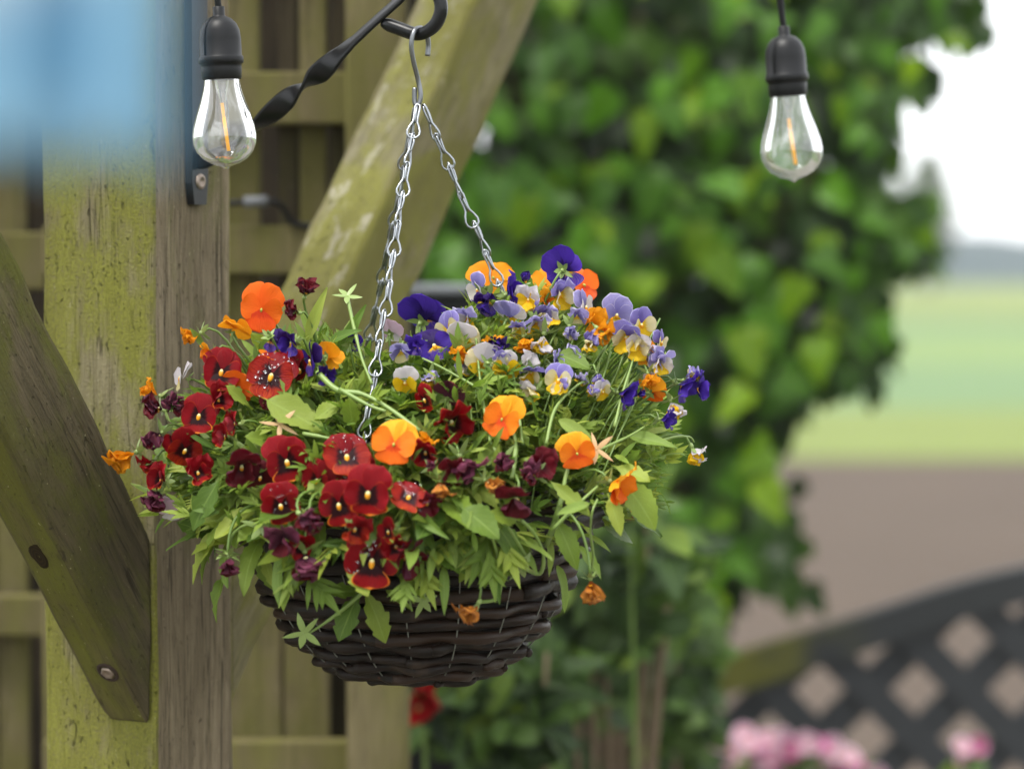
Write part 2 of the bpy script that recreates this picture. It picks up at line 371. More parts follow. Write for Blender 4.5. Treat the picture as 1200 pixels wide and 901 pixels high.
struct(sheet('crop_field', -160, 240, 20.6, 186, .012, M['crop']), 'pale striped green crop field beyond the brown soil', 'field')
V, F = [], []
N = 90
for i in range(N + 1):
    x = -160 + 460 * i / N
    h = 4.6 + 1.2 * math.sin(x * .045 + 1.5) + 2.2 * noise.noise(Vector((x * .03, 3, 0))) + 1.3 * noise.noise(Vector((x * .2, 7, 0)))
    for (yy, zz) in ((186, 0), (194, h * .5), (202, h * .72), (228, 0)): V.append(Vector((x, yy, max(0, zz))))
F = [(i * 4 + k, (i + 1) * 4 + k, (i + 1) * 4 + k + 1, i * 4 + k + 1) for i in range(N) for k in range(3)]
struct(link('hills', mesh('hills', V, F, [M['hill']])), 'low blue-grey wooded rise on the misty horizon', 'hills')

# ------------------------------------------------------------------ pergola (post, two braces, beam)
TH = R(28)
n1 = Vector((-math.sin(TH), -math.cos(TH), 0)); n2 = Vector((math.cos(TH), -math.sin(TH), 0))
corner = at(181, 420, .046); corner.z = 0
A = .105
def wood_prism(name, pts3, ext, mats, facemat, parent, axis, bev=.0025, wob=1.0):
    """prism: polygon pts3 extruded by vector ext; object's local Z runs along axis so the grain follows the beam"""
    c = sum(pts3, Vector()) / len(pts3)
    az = axis.normalized(); ax = ext.normalized() if abs(ext.normalized().dot(az)) < .9 else n2; ax = (ax - az * ax.dot(az)).normalized(); ay = az.cross(ax)
    R3 = Matrix((ax, ay, az)).transposed(); Mx = R3.to_4x4(); Mx.translation = c; inv = Mx.inverted()
    bm = bmesh.new(); n = len(pts3)
    va = [bm.verts.new(inv @ p) for p in pts3]; vb = [bm.verts.new(inv @ (p + ext)) for p in pts3]
    fs = [bm.faces.new(va), bm.faces.new(list(reversed(vb)))]
    for i in range(n): fs.append(bm.faces.new((va[i], vb[i], vb[(i + 1) % n], va[(i + 1) % n])))
    for i, f in enumerate(fs): f.material_index = facemat[i]
    bmesh.ops.recalc_face_normals(bm, faces=bm.faces[:])
    # slice along the grain so the long edges can wander a little
    L = max((p - c).dot(az) for p in pts3) ; K = 40
    zs = [v.co.z for v in bm.verts]; z0, z1 = min(zs), max(zs)
    for k in range(1, K):
        zz = z0 + (z1 - z0) * k / K
        bmesh.ops.bisect_plane(bm, geom=bm.verts[:] + bm.edges[:] + bm.faces[:], plane_co=(0, 0, zz), plane_no=(0, 0, 1))
    sharp = [e for e in bm.edges if len(e.link_faces) == 2 and e.calc_face_angle(0) > R(25)]
    bmesh.ops.bevel(bm, geom=sharp, offset=bev, segments=2, affect='EDGES', profile=.5)
    for v in bm.verts:
        q = v.co * 1.0; s = Vector((q.x * 9, q.y * 9, q.z * 26)) + c * 5
        v.co += Vector((noise.noise(s), noise.noise(s + Vector((9, 4, 1))), 0)) * .0022
        s = Vector((q.x * 40, q.y * 40, q.z * 120)); v.co += Vector((noise.noise(s), noise.noise(s + Vector((3, 8, 2))), 0)) * .0008
    me = bpy.data.meshes.new(name); bm.to_mesh(me); bm.free()
    for m in mats: me.materials.append(m)
    o = link(name, me, parent); o.matrix_local = Matrix.Translation(-parent.location) @ Mx
    return o
perg = thing('pergola', 'mossy square timber post with two slanting timber braces', 'pergola', tuple(corner))
# post polygon: corner, left (n1 face), back-left, back
base = [corner, corner - n2 * A, corner - n2 * A - n1 * A, corner - n1 * A]
wood_prism('post', base, Z * 2.14, [M['post_moss'], M['post_brown']], [0, 0, 0, 0, 0, 1], perg, Z, .003)
# facemat: caps, then sides in order (n1 face, left, back, n2 face)
def brace(side, py_b, slope, U, vert, mats, fm, tk=.043):
    if side > 0: o = corner - n2 * .003; dirn = n1; zb = at(185, py_b, .046).z
    else: o = corner - n1 * (A + .0005) - n2 * .003; dirn = -n1; zb = at(266, py_b, .139).z
    z0 = Vector((o.x, o.y, zb))
    P = [z0, z0 + dirn * U + Z * (U * slope), z0 + dirn * U + Z * (U * slope + vert), z0 + Z * vert]
    return wood_prism('brace', P, -n2 * tk, mats, fm, perg, dirn + Z * slope, .005)
bl = brace(1, 851, 1.29, .62, .145, [M['brace_side'], M['brace_under'], M['post_moss']], [0, 0, 1, 1, 2, 1])
bl['label'] = 'green-stained brace sloping up towards the camera'
br = brace(-1, 832, 1.13, .70, .135, [M['brace_grey'], M['brace_lichen']], [0, 0, 0, 0, 1, 0], .064)
br['label'] = 'pale lichen-covered brace sloping up behind the basket'
# beam on top
c0 = corner - n2 * .02 + Z * 2.144 + n1 * .95
wood_prism('beam', [c0, c0 - n2 * .07, c0 - n2 * .07 + Z * .12, c0 + Z * .12], -n1 * 2.4, [M['brace_grey']], [0] * 6, perg, n1)
# screw in a dark counterbore on the underside of the near brace
bd = (n1 + Z * 1.29).normalized(); bn = (n1 * 1.29 - Z).normalized()
def on_under(px, py):
    zb = at(185, 851, .046).z; p0 = Vector((corner.x, corner.y, zb)); d = ray(px, py); t = (p0 - CAM).dot(bn) / d.dot(bn); return CAM + d * t
pc = on_under(127, 787)
q = bn.to_track_quat('Z', 'Y').to_matrix().to_4x4(); q.translation = pc - perg.location + bn * .0006
V, F = lathe([(.0095, 0), (.0085, .0012), (.0062, .0004), (.006, -.002)], 20)
ho = link('screw_hole', mesh('screw_hole', V, F, [M['hole']]), perg, M=q)
V, F = lathe([(.0058, .0002), (.0056, .0016), (.004, .0022), (.0035, .0012), (.0001, .0012)], 6)
link('screw', mesh('screw', V, F, [M['screw']]), ho)
pk_ = on_under(46, 652); q = bn.to_track_quat('Z', 'Y').to_matrix().to_4x4() @ Matrix.Diagonal((1.0, 1.7, 1, 1)); q.translation = pk_ - perg.location + bn * .0002
b = NB('knot'); co = b.co(); wv = b.n('TexWave'); wv.wave_type = 'RINGS'; wv.rings_direction = 'Z'; wv.inputs['Scale'].default_value = 160; wv.inputs['Distortion'].default_value = 3; b.l(co, wv.inputs['Vector']); b.bsdf(b.mix(wv.outputs['Fac'], lin('221b12'), lin('2e2617')), .9, b.bump(wv.outputs['Fac'], .3, .001), 0, .05)
V, F = lathe([(.0075, -.0004), (.006, .0006), (.004, .0005), (.002, .0002), (.0001, -.0002)], 18); V = [Vector((v.x * (1 + .5 * noise.noise(v * 160)), v.y * (1 + .6 * noise.noise(v * 140)), v.z)) for v in V]; link('knot', mesh('knot', V, F, [b.m]), perg, M=q)

# ------------------------------------------------------------------ iron bracket on the post
face_c = corner - n1 * (A * .5); brk0 = face_c + Z * at(218, 100, .09).z
brk = thing('basket_bracket', 'black iron hanging bracket with twisted arm screwed to the post', 'bracket', tuple(brk0))
def armpt(px, py):
    d = ray(px, py); t = (face_c - CAM).dot(n1) / d.dot(n1); return CAM + d * t
# plate
zt = at(218, -60, .09).z; zb = at(218, 240, .09).z
pts = []
V, F = [], []
for i in range(13):
    z = zb + (zt - zb) * i / 12; wv = .0125 * (1 if 0 < i < 12 else .75); th = .0055
    cpt = Vector((face_c.x, face_c.y, z)) + n2 * .0012
    for s, h in ((-1, 0), (-.85, 1), (.85, 1), (1, 0)): V.append(cpt + n1 * wv * s + n2 * th * h)
for i in range(12):
    for k in range(4):
        k2 = (k + 1) % 4; F.append((i * 4 + k, i * 4 + k2, i * 4 + 4 + k2, i * 4 + 4 + k))
F += [(3, 2, 1, 0), (48, 49, 50, 51)]
link('back_plate', mesh('back_plate', [v - brk0 for v in V], F, [M['iron']], False), brk)
ps = Vector((face_c.x, face_c.y, at(221, 213, .09).z)) + n2 * .0067
q = n2.to_track_quat('Z', 'Y').to_matrix().to_4x4(); q.translation = ps - brk0
V, F = lathe([(.0062, 0), (.0058, .0012), (.003, .002), (.0028, .001), (.0001, .001)], 16); link('screw', mesh('bscrew', V, F, [M['screw']]), brk, M=q)
# twisted arm
def bar_sweep(secs):
    V, F = [], []; N = len(secs)
    for i, (p, wd, th, ang) in enumerate(secs):
        t = (secs[min(i + 1, N - 1)][0] - secs[max(i - 1, 0)][0]).normalized()
        Bn = n1; Aa = t.cross(Bn).normalized()
        wa = Aa * math.cos(ang) + Bn * math.sin(ang); ta = -Aa * math.sin(ang) + Bn * math.cos(ang)
        for s, h in ((-1, -.6), (-.8, -1), (.8, -1), (1, -.6), (1, .6), (.8, 1), (-.8, 1), (-1, .6)): V.append(p + wa * (wd * s) + ta * (th * h))
    for i in range(N - 1):
        for k in range(8):
            k2 = (k + 1) % 8; F.append((i * 8 + k, i * 8 + k2, i * 8 + 8 + k2, i * 8 + 8 + k))
    F += [tuple(reversed(range(8))), tuple(range((N - 1) * 8, N * 8))]
    return V, F
ctrl = [(222, 180, 20), (238, 187, 25), (256, 181, 40), (278, 167, 66), (298, 150, 90), (317, 134, 130), (336, 117, 180), (349, 107, 222), (362, 98, 270), (372, 88, 318), (384, 77, 360), (398, 64, 392), (414, 49, 405), (440, 25, 408), (466, 2, 408), (480, -12, 410)]
P3 = [armpt(x, y) for x, y, a in ctrl]; sp = spline(P3, 5); secs = []
for i, p in enumerate(sp):
    k = min(i // 5, len(ctrl) - 2); f = (i - 5 * k) / 5; a = ctrl[k][2] * (1 - f) + ctrl[k + 1][2] * f
    secs.append((p, .0080 if i < 60 else .0072, .0016, R(a)))
V, F = bar_sweep(secs); link('twisted_arm', mesh('twisted_arm', [v - brk0 for v in V], F, [M['iron']]), brk)
hk = spline([armpt(*p) for p in ((474, -8), (488, -19), (503, -16), (514, -4), (517, 12), (511, 28), (499, 38), (486, 40), (468, 34), (449, 27))], 5)
rr = [.0050] * len(hk); rr[-1] = .0036; rr[-2] = .0042
V, F = tube(hk, rr, 8); link('hook_end', mesh('hook_end', [v - brk0 for v in V], F, [M['iron']]), brk)

# ------------------------------------------------------------------ s-hook and chains
HK = armpt(491, 122)
HY = HK.y
def hp(px, py, dy): return at(px, py, HY + dy)
sp = spline([hp(501, 66, .010), hp(502, 52, .010), hp(499, 38, .006), hp(492, 33, 0), hp(485, 38, -.007), hp(482, 54, -.008), hp(485, 74, -.005), hp(490, 94, 0), hp(493, 112, 0), hp(490, 124, 0), hp(486, 120, .001), hp(486, 103, .001)], 5)
V, F = tube(sp, .0019, 8); o0 = HK
tag(link('s_hook', mesh('s_hook', [v - o0 for v in V], F, [M['galv_dull']]), loc=o0), 'grey steel wire hook joining the chains to the bracket', 'hook')
BC = at(487, 598, HY)                 # rim centre of the basket
RIM = .133
def link_mesh():
    L = .0285; prof = [(0, 0), (.0013, .0006), (.0019, .0024), (.0017, .006), (.0014, .012), (.0016, .015), (.0034, .0185), (.0047, .0225), (.0044, .0255), (.0026, .0278)]
    P = [Vector((x, 0, -z)) for x, z in prof] + [Vector((0, 0, -L))] + [Vector((-x, 0, -z)) for x, z in reversed(prof[1:])]
    a = tube(P, .00085, 6, True)
    P2 = [Vector((.0004, y, -z)) for y, z in ((0, .001), (.0016, .003), (.0018, .008), (.0013, .0135), (0, .0155), (-.0013, .0135), (-.0018, .008), (-.0016, .003))]
    c = tube(P2, .0008, 6, True)
    V, F = join([a, c]); return mesh('chain_link', V, F, [M['galv']])
LM = link_mesh(); PITCHL = .0240
for ang, lab in ((3, 'bright wire chain running down to the right rim of the basket'), (119, 'wire chain running down behind to the back of the basket'), (252, 'bright wire chain running down to the front rim of the basket')):
    B = BC + Vector((RIM * math.cos(R(ang)), RIM * math.sin(R(ang)), 0)); T = HK + Vector((.003 * math.cos(R(ang)), .003 * math.sin(R(ang)), -.0005))
    ch = thing('hanging_chain', lab, 'chain', tuple(T), 'chains holding the hanging basket')
    d = B - T; n = round(d.length / PITCHL); step = d.length / n; dn = d.normalized()
    q = (-dn).to_track_quat('Z', 'Y').to_matrix().to_4x4()
    for i in range(n):
        Mx = Matrix.Translation(dn * (i * step) + Vector((rnd(-.0006, .0006), rnd(-.0006, .0006), 0))) @ q @ Matrix.Rotation(R(25 + (i % 2) * 62 + rnd(-14, 14) + (40 if ang == 119 else 0)), 4, 'Z') @ Matrix.Rotation(R(rnd(-4, 4)), 4, 'X')
        link('chain_link', LM, ch, M=Mx)

# ------------------------------------------------------------------ woven basket
bk = thing('hanging_basket', 'round dark brown woven willow hanging basket full of pansies', 'basket', tuple(BC))
PROF = [(0, .134), (-.012, .130), (-.030, .120), (-.050, .111), (-.068, .103), (-.085, .0935), (-.098, .083), (-.110, .069), (-.119, .054), (-.124, .042)]
def prof_r(z):
    for (z0, r0), (z1, r1) in zip(PROF, PROF[1:]):
        if z <= z0 and z >= z1: return r0 + (r1 - r0) * (z - z0) / (z1 - z0)
    return PROF[-1][1] if z < PROF[-1][0] else PROF[0][1]
NST = 18
z = -.006; row = 0
while z > -.1225:
    rad = .0060 if z > -.062 else (.0048 if z > -.095 else .0036)
    c0_ = rnd(0, 2 * math.pi); NC = 4; cuts = [c0_ + 2 * math.pi * q_ / NC + rnd(-.3, .3) for q_ in range(NC)]
    for k in range(NC):
        a0 = cuts[k]; a1 = (cuts[k + 1] if k < NC - 1 else cuts[0] + 2 * math.pi) + .2
        n = int((a1 - a0) * 22); P, rr = [], []
        rk = rad * rnd(.80, 1.14); off = rnd(-.0014, .0014)
        for i in range(n + 1):
            a = a0 + (a1 - a0) * i / n
            wv = math.cos(a * NST / 2 + (row % 2) * math.pi)
            rr_ = prof_r(z) + wv * .0044 + .0008 * noise.noise(Vector((a * 4, row, 0)))
            if i < 3: rr_ += .0045 * (3 - i) / 3
            if i > n - 3: rr_ -= .003
            P.append(Vector((rr_ * math.cos(a), rr_ * math.sin(a), z + off + .0024 * noise.noise(Vector((a * 3, row * 7, 2))) + .0007 * math.sin(a * NST / 2))))
            rr.append(rk * (1 + .22 * noise.noise(Vector((a * 7, row * 3, k)))) * (.8 if i in (0, n) else 1))
        V, F = tube(P, rr, 8)
        link('willow_rod', mesh('willow_rod', V, F, [M['willow']]), bk)
    z -= rad * 1.92; row += 1
# rim: two rods laid over each other
for k, (rz, rr0) in enumerate(((.0065, .1345), (.0005, .1385))):
    n = 96; P, rr = [], []
    for i in range(n):
        a = 2 * math.pi * i / n
        q_ = rr0 + .0018 * math.sin(a * 9 + k * 2); P.append(Vector((q_ * math.cos(a), q_ * math.sin(a), rz + .0022 * math.sin(a * 9 + k * 2.4))))
        rr.append(.0055 * (1 + .1 * noise.noise(Vector((a * 4, k * 9, 0)))))
    V, F = tube(P, rr, 8, True); link('rim_rod', mesh('rim_rod', V, F, [M['willow']]), bk)
# pale wire stakes threaded through the weave
for i in range(NST):
    a = 2 * math.pi * (i + .25) / NST; P = []
    for k in range(24):
        z = .004 - .124 * k / 23; tw = a + .10 * k / 23
        q_ = prof_r(z) + .0036 - .0010 * max(0, -z - .07) / .05; P.append(Vector((q_ * math.cos(tw), q_ * math.sin(tw), z)))
    V, F = tube(P, .00055, 5); link('wire_stake', mesh('wire_stake', V, F, [M['wire_tie']]), bk)
V, F = lathe([(r - .008, z) for z, r in PROF], 48, False, True); link('liner', mesh('liner', V, F, [M['liner']]), bk)
V, F = [], []
for j in range(7):
    for k in range(32):
        a = 2 * math.pi * k / 32; r = .126 * j / 6; V.append(Vector((r * math.cos(a), r * math.sin(a), -.012 + .012 * (1 - j / 6) + .005 * noise.noise(Vector((r * 60 * math.cos(a), r * 60 * math.sin(a), 0))))))
F = [(j * 32 + k, j * 32 + (k + 1) % 32, (j + 1) * 32 + (k + 1) % 32, (j + 1) * 32 + k) for j in range(6) for k in range(32)]
link('potting_soil', mesh('potting_soil', V, F, [M['soil']]), bk)
# wire loops where the chains meet the rim
for ang in (3, 119, 252):
    c = Vector((RIM * math.cos(R(ang)), RIM * math.sin(R(ang)), 0)); P = [c + Vector((.009 * math.cos(t) * math.cos(R(ang)), .009 * math.cos(t) * math.sin(R(ang)), .001 + .011 * math.sin(t))) for t in [2 * math.pi * i / 18 for i in range(18)]]
    V, F = tube(P, .001, 6, True); link('rim_loop', mesh('rim_loop', V, F, [M['galv']]), bk)

# ------------------------------------------------------------------ petals and flowers
US = [-1, -.93, -.72, -.42, -.14, .14, .42, .72, .93, 1]
VS = [0, .08, .18, .30, .43, .56, .68, .79, .88, .945, 1]
def petal_mesh(L, W, cup, ruf, seed, m, peak=.58, crumple=0, notch=0):
    rg = random.Random(seed); ph = [rg.uniform(0, 6.3) for _ in range(4)]; fr = rg.uniform(2.4, 3.8)
    V, F, UV, ED = [], [], [], []
    for v in VS:
        if v <= peak: hw = W * (.14 + .86 * math.sin(v / peak * math.pi / 2) ** 1.1)
        else: hw = W * math.sqrt(max(0, 1 - ((v - peak) / (1 - peak)) ** 2.3))
        hw = max(hw, W * .03)
        for u in US:
            x = hw * u * (1 + .03 * math.sin(7 * v + ph[0]))
            y = L * v * (1 - .05 * u * u * v) - notch * L * max(0, 1 - abs(u) * 3) * v ** 6
            ang = math.atan2(x, y + 1e-6)
            zz = cup * (v * v) * L + .35 * cup * L * u * u * v + ruf * v ** 2.2 * (math.sin(fr * 2 * ang + ph[1]) + .5 * math.sin(fr * 4.3 * ang + ph[2])) * L
            zz -= .05 * L * (1 - abs(u)) * v * (1 - v)
            if crumple:
                q = Vector((x / L * 3.2, v * 3.2, seed * 1.7)); zz += crumple * L * noise.noise(q) * v * 1.6; x += crumple * L * .7 * noise.noise(q + Vector((5, 1, 9))) * v; y += crumple * .5 * L * noise.noise(q + Vector((2, 7, 3))) * v
            V.append((x, y, zz)); UV.append((u * .5 + .5, v)); ED.append(max(v, abs(u) * min(1, v / .3) * (1 if v < .9 else 1)))
    nu = len(US)
    for j in range(len(VS) - 1):
        for i in range(nu - 1): F.append((j * nu + i, j * nu + i + 1, (j + 1) * nu + i + 1, (j + 1) * nu + i))
    me = mesh('petal', V, F, [m])
    uvl = me.uv_layers.new(name='UVMap')
    for lp in me.loops: uvl.data[lp.index].uv = UV[lp.vertex_index]
    at_ = me.attributes.new('edge', 'FLOAT', 'POINT'); at_.data.foreach_set('value', ED)
    return me
PC = {}
KIND = {'up': (.58, .31, -.14, .05), 'side': (.47, .265, .10, .045), 'low': (.42, .335, -.08, .055)}
def petal_data(kind, mk, var, crumple=0):
    key = (kind, mk, var, round(crumple, 2))
    if key not in PC:
        L, W, c, r = KIND[kind]
        if crumple: r *= 2.5
        PC[key] = petal_mesh(L, W, c, r, var * 7 + len(kind) * 3, PM[mk], {'up': .62, 'side': .62, 'low': .66}[kind], crumple, .09 if kind == 'low' else 0)
    return PC[key]
# flower type -> petal materials (upper, side, lower)
TY = {'red': ('red_up', 'red_side', 'red_low'), 'flame': ('flame_up', 'flame_side', 'flame_low'), 'maroon': ('maroon', 'maroon', 'maroon'), 'mauve': ('mauve', 'mauve', 'maroon'),
      'orange': ('orange_up', 'orange_side', 'orange_low'), 'deep': ('deep_up', 'deep_up', 'deep_low'), 'gold': ('gold', 'gold', 'gold'), 'yellow': ('white', 'yellow', 'yellow'),
      'viola': ('lilac', 'white_side', 'yellow'), 'violav': ('violet', 'cream', 'yellow'), 'lilac': ('lilac', 'lilac', 'cream'), 'purple': ('purple', 'purple', 'purple_low'), 'indigo': ('indigo', 'purple', 'purple_low'),
      'white': ('white', 'white', 'cream'), 'cream': ('white', 'cream', 'yellow'), 'pink': ('pink', 'pink', 'white'), 'wilt': ('wilt', 'wilt', 'wilt')}
b = NB('throat'); co = b.co(); s = b.n('SeparateXYZ'); b.l(co, s.inputs[0]); b.bsdf(b.mix(b.step(s.outputs[1], .0, .05), lin('d89208'), lin('c8c48c')), .5); M['throat'] = b.m
V, F = lathe([(.001, .03), (.03, .024), (.046, .006), (.05, -.02)], 10); V = [Vector((v.x * 1.05, v.y * 1.75 - .01, v.z + .045)) for v in V]
THROAT = mesh('flower', V, F, [M['throat']])
THROAT_O = mesh('flower', [Vector((v.x * .55, v.y * .5, v.z)) for v in V], F, [plain('throat_green', '9c9a3a', .5)])
def sepal_vf(L, W, ang, tilt, droop=0):
    V, F = [], []
    prof = [(0, .5), (.25, .95), (.5, 1), (.75, .66), (1, .04)]
    Mx = Matrix.Rotation(ang, 4, 'Z') @ Matrix.Rotation(tilt, 4, 'X')
    for t, ww in prof:
        for u in (-1, 0, 1): V.append(Mx @ Vector((W * ww * u, L * t, (.12 * W if u == 0 else 0) - droop * L * t * t)))
    for j in range(4):
        for i in range(2): F.append((j * 3 + i, j * 3 + i + 1, j * 3 + i + 4, j * 3 + i + 3))
    return V, F
def calyx_mesh(seed, m, L=.34, tilt=25, spread=1, name='calyx', W=.055):
    rg = random.Random(seed); P = []
    for k in range(5): P.append(sepal_vf(L * rg.uniform(.8, 1.15), W * rg.uniform(.8, 1.2), R(72 * k + rg.uniform(-14, 14)), R(tilt + rg.uniform(-16, 16)), rg.uniform(-.1, .25)))
    P.append(lathe([(.001, .05), (.05, .03), (.06, -.02), (.045, -.08), (.02, -.11), (.001, -.12)], 8))
    V, F = join(P); V = [v + Vector((0, 0, -.07)) for v in V]
    return mesh(name, V, F, [m])
CAL = [calyx_mesh(k, M['sepal'], .27, -22) for k in range(3)]
CALF = [calyx_mesh(20 + k, M['sepal'], .40, -20 if k < 2 else 60) for k in range(3)]

def face_rot(yaw, pitch, roll):
    y, p = R(yaw), R(pitch); n = Vector((math.sin(y) * math.cos(p), -math.cos(y) * math.cos(p), math.sin(p)))
    up = Z if abs(n.z) < .97 else Vector((0, 1, 0)); xx = up.cross(n).normalized(); yy = n.cross(xx)
    return Matrix((xx, yy, n)).transposed().to_4x4() @ Matrix.Rotation(R(roll), 4, 'Z'), n

def dome_y(px, py):
    a = (px - 497) / 345; bb = (600 - py) / 305 if py < 600 else 0
    y = -.178 * math.sqrt(max(0, 1 - a * a)) * max(0, 1 - max(0, bb)) ** .85
    if py > 600: y = -(.178 - min(.065, (py - 600) * .0007)) * math.sqrt(max(0, 1 - a * a))
    return HY + y
PLANT = {}
def plant(key, name, label, px, Y):
    p = BC + Vector(((px - 487) * .00063, Y, 0)); PLANT[key] = thing(name, label, 'plant', tuple(p), 'pansies and violas planted in the basket'); return PLANT[key]
plant('RL', 'pansy_plant', 'dark red pansies with black blotches spilling over the left front of the basket', 380, -.06)
plant('RM', 'pansy_plant', 'drooping maroon pansies in the middle, right of the largest orange flower', 530, -.07)
plant('OL', 'pansy_plant', 'orange and gold pansies at the far left edge against the post', 400, .02)
plant('OR', 'pansy_plant', 'clear orange pansies scattered across the front centre and right', 590, -.05)
plant('PC', 'pansy_plant', 'deep purple pansies at the back, between the chains', 470, .05)
plant('VT', 'viola_plant', 'lilac and yellow violas crowded at the top behind the right chain', 560, .03)
plant('VR', 'viola_plant', 'lilac and purple violas leaning out at the far right edge', 600, .0)
def drop_mesh():
    bm = bmesh.new(); bmesh.ops.create_icosphere(bm, subdivisions=1, radius=1); me = bpy.data.meshes.new('d'); bm.to_mesh(me); v = [Vector(x.co) for x in me.vertices]; f = [tuple(p.vertices) for p in me.polygons]; bm.free(); return v, f
DV, DF = drop_mesh()
NF = 0
def flower(px, py, d, ty, yaw, pitch, roll, form, pk, dy=0, wet=0):
    global NF; NF += 1
    pl = PLANT[pk]; Yd = dome_y(px, py) + dy - (.012 if py < 600 else .034); sc_ = (Yd - CAM.y) / FPX; D = d * sc_ * {'f': 1.1, 'r': 1.1, 'h': 1.3, 'w': 1.55, 'b': 1.5}[form]
    c = at(px, py, Yd)
    if form == 'f' and abs(yaw) < 60: yaw += rnd(-16, 16); pitch += rnd(-14, 10); roll += rnd(-12, 12)
    Rm, n = face_rot(yaw, pitch, roll)
    upv = Rm.to_3x3() @ Vector((0, 1, 0))
    if form == 'f': c = c - upv * (.09 * D)
    Mx = Matrix.Translation(c - pl.location) @ Rm @ Matrix.Diagonal((D * rnd(.9, 1.08), D * rnd(.9, 1.08), D, 1))
    fo = link('flower', THROAT_O if ty in ('orange', 'deep', 'gold') else THROAT, pl, M=Mx)
    mu, ms, ml = TY[ty]; rg = random.Random(NF * 13 + 5)
    tilt = {'f': rg.uniform(-4, 10), 'h': 42, 'w': 66, 'b': 80, 'r': -28}[form]
    jig = {'f': 11, 'h': 14, 'w': 24, 'b': 10, 'r': 10}[form]; crum = {'f': 0, 'h': .12, 'w': .38, 'b': .25, 'r': 0}[form]
    sw = {'f': 1, 'h': .95, 'w': .8, 'b': .55, 'r': 1}[form]
    for kind, mk, ang, zo, tl in (('up', mu, 29, -.060, -5), ('up', mu, -29, -.040, -5), ('side', ms, 80, .0, 4), ('side', ms, -80, .012, 4), ('low', ml, 180, .034, 6)):
        a = ang + rg.uniform(-jig, jig); t = tilt + tl + rg.uniform(-jig, jig) * .8
        if form == 'w' and kind == 'up': t += 8
        Mp = Matrix.Translation((0, 0, zo)) @ Matrix.Rotation(R(a), 4, 'Z') @ Matrix.Rotation(R(t), 4, 'X') @ Matrix.Rotation(R(rg.uniform(-jig, jig)), 4, 'Y') @ Matrix.Diagonal((sw * rg.uniform(.92, 1.08), rg.uniform(.93, 1.07), 1, 1))
        link('petal', petal_data(kind, mk, rg.randint(0, 3), crum), fo, M=Mp)
    cl = (CALF if form in 'wb' else CAL)[rg.randint(0, 2)]
    cs = 1.0 if d > 30 else 1.25
    link('calyx', cl, fo, M=Matrix.Translation((0, 0, -.13 if form in 'fr' else -.05)) @ Matrix.Rotation(rg.uniform(0, 6), 4, 'Z') @ Matrix.Diagonal((cs, cs, cs, 1)))
    if wet:
        P = []
        for _ in range(wet):
            a = rg.uniform(0, 6.28); r = rg.uniform(.1, .47); s = rg.uniform(.009, .024)
            P.append(([Vector((v.x * s + r * math.cos(a), v.y * s + r * math.sin(a) + .04, v.z * s * .7 + .035)) for v in DV], DF))
        V, F = join(P); dr = link('water_droplets', mesh('water_droplets', V, F, [M['droplet']]), fo)
    # flower stalk down into the basket
    bpt = c - n * (.15 * D)
    root = Vector((BC.x + (c.x - BC.x) * .55, HY + (c.y - HY) * .5, BC.z + max(-.005, (c.z - BC.z) * .25)))
    if c.z < BC.z: root = Vector((BC.x + (c.x - BC.x) * .8, HY + (c.y - HY) * .8, BC.z + .012))
    h = (bpt - root).length
    P = bez(bpt, bpt - n * (.10 * h + .006) + Z * (.012 if form != 'f' else .004), root + (bpt - root) * .45 + Vector((rnd(-.012, .012), rnd(-.008, .008), (.02 if c.z < BC.z + .03 else 0) + .2 * h * .3)), root, 10)
    V, F = tube(P, [.0009] * 3 + [.0011] * 4 + [.0014] * 3, 5)
    link('stem', mesh('stem', [v - pl.location for v in V], F, [M['stem']]), pl)
    return fo
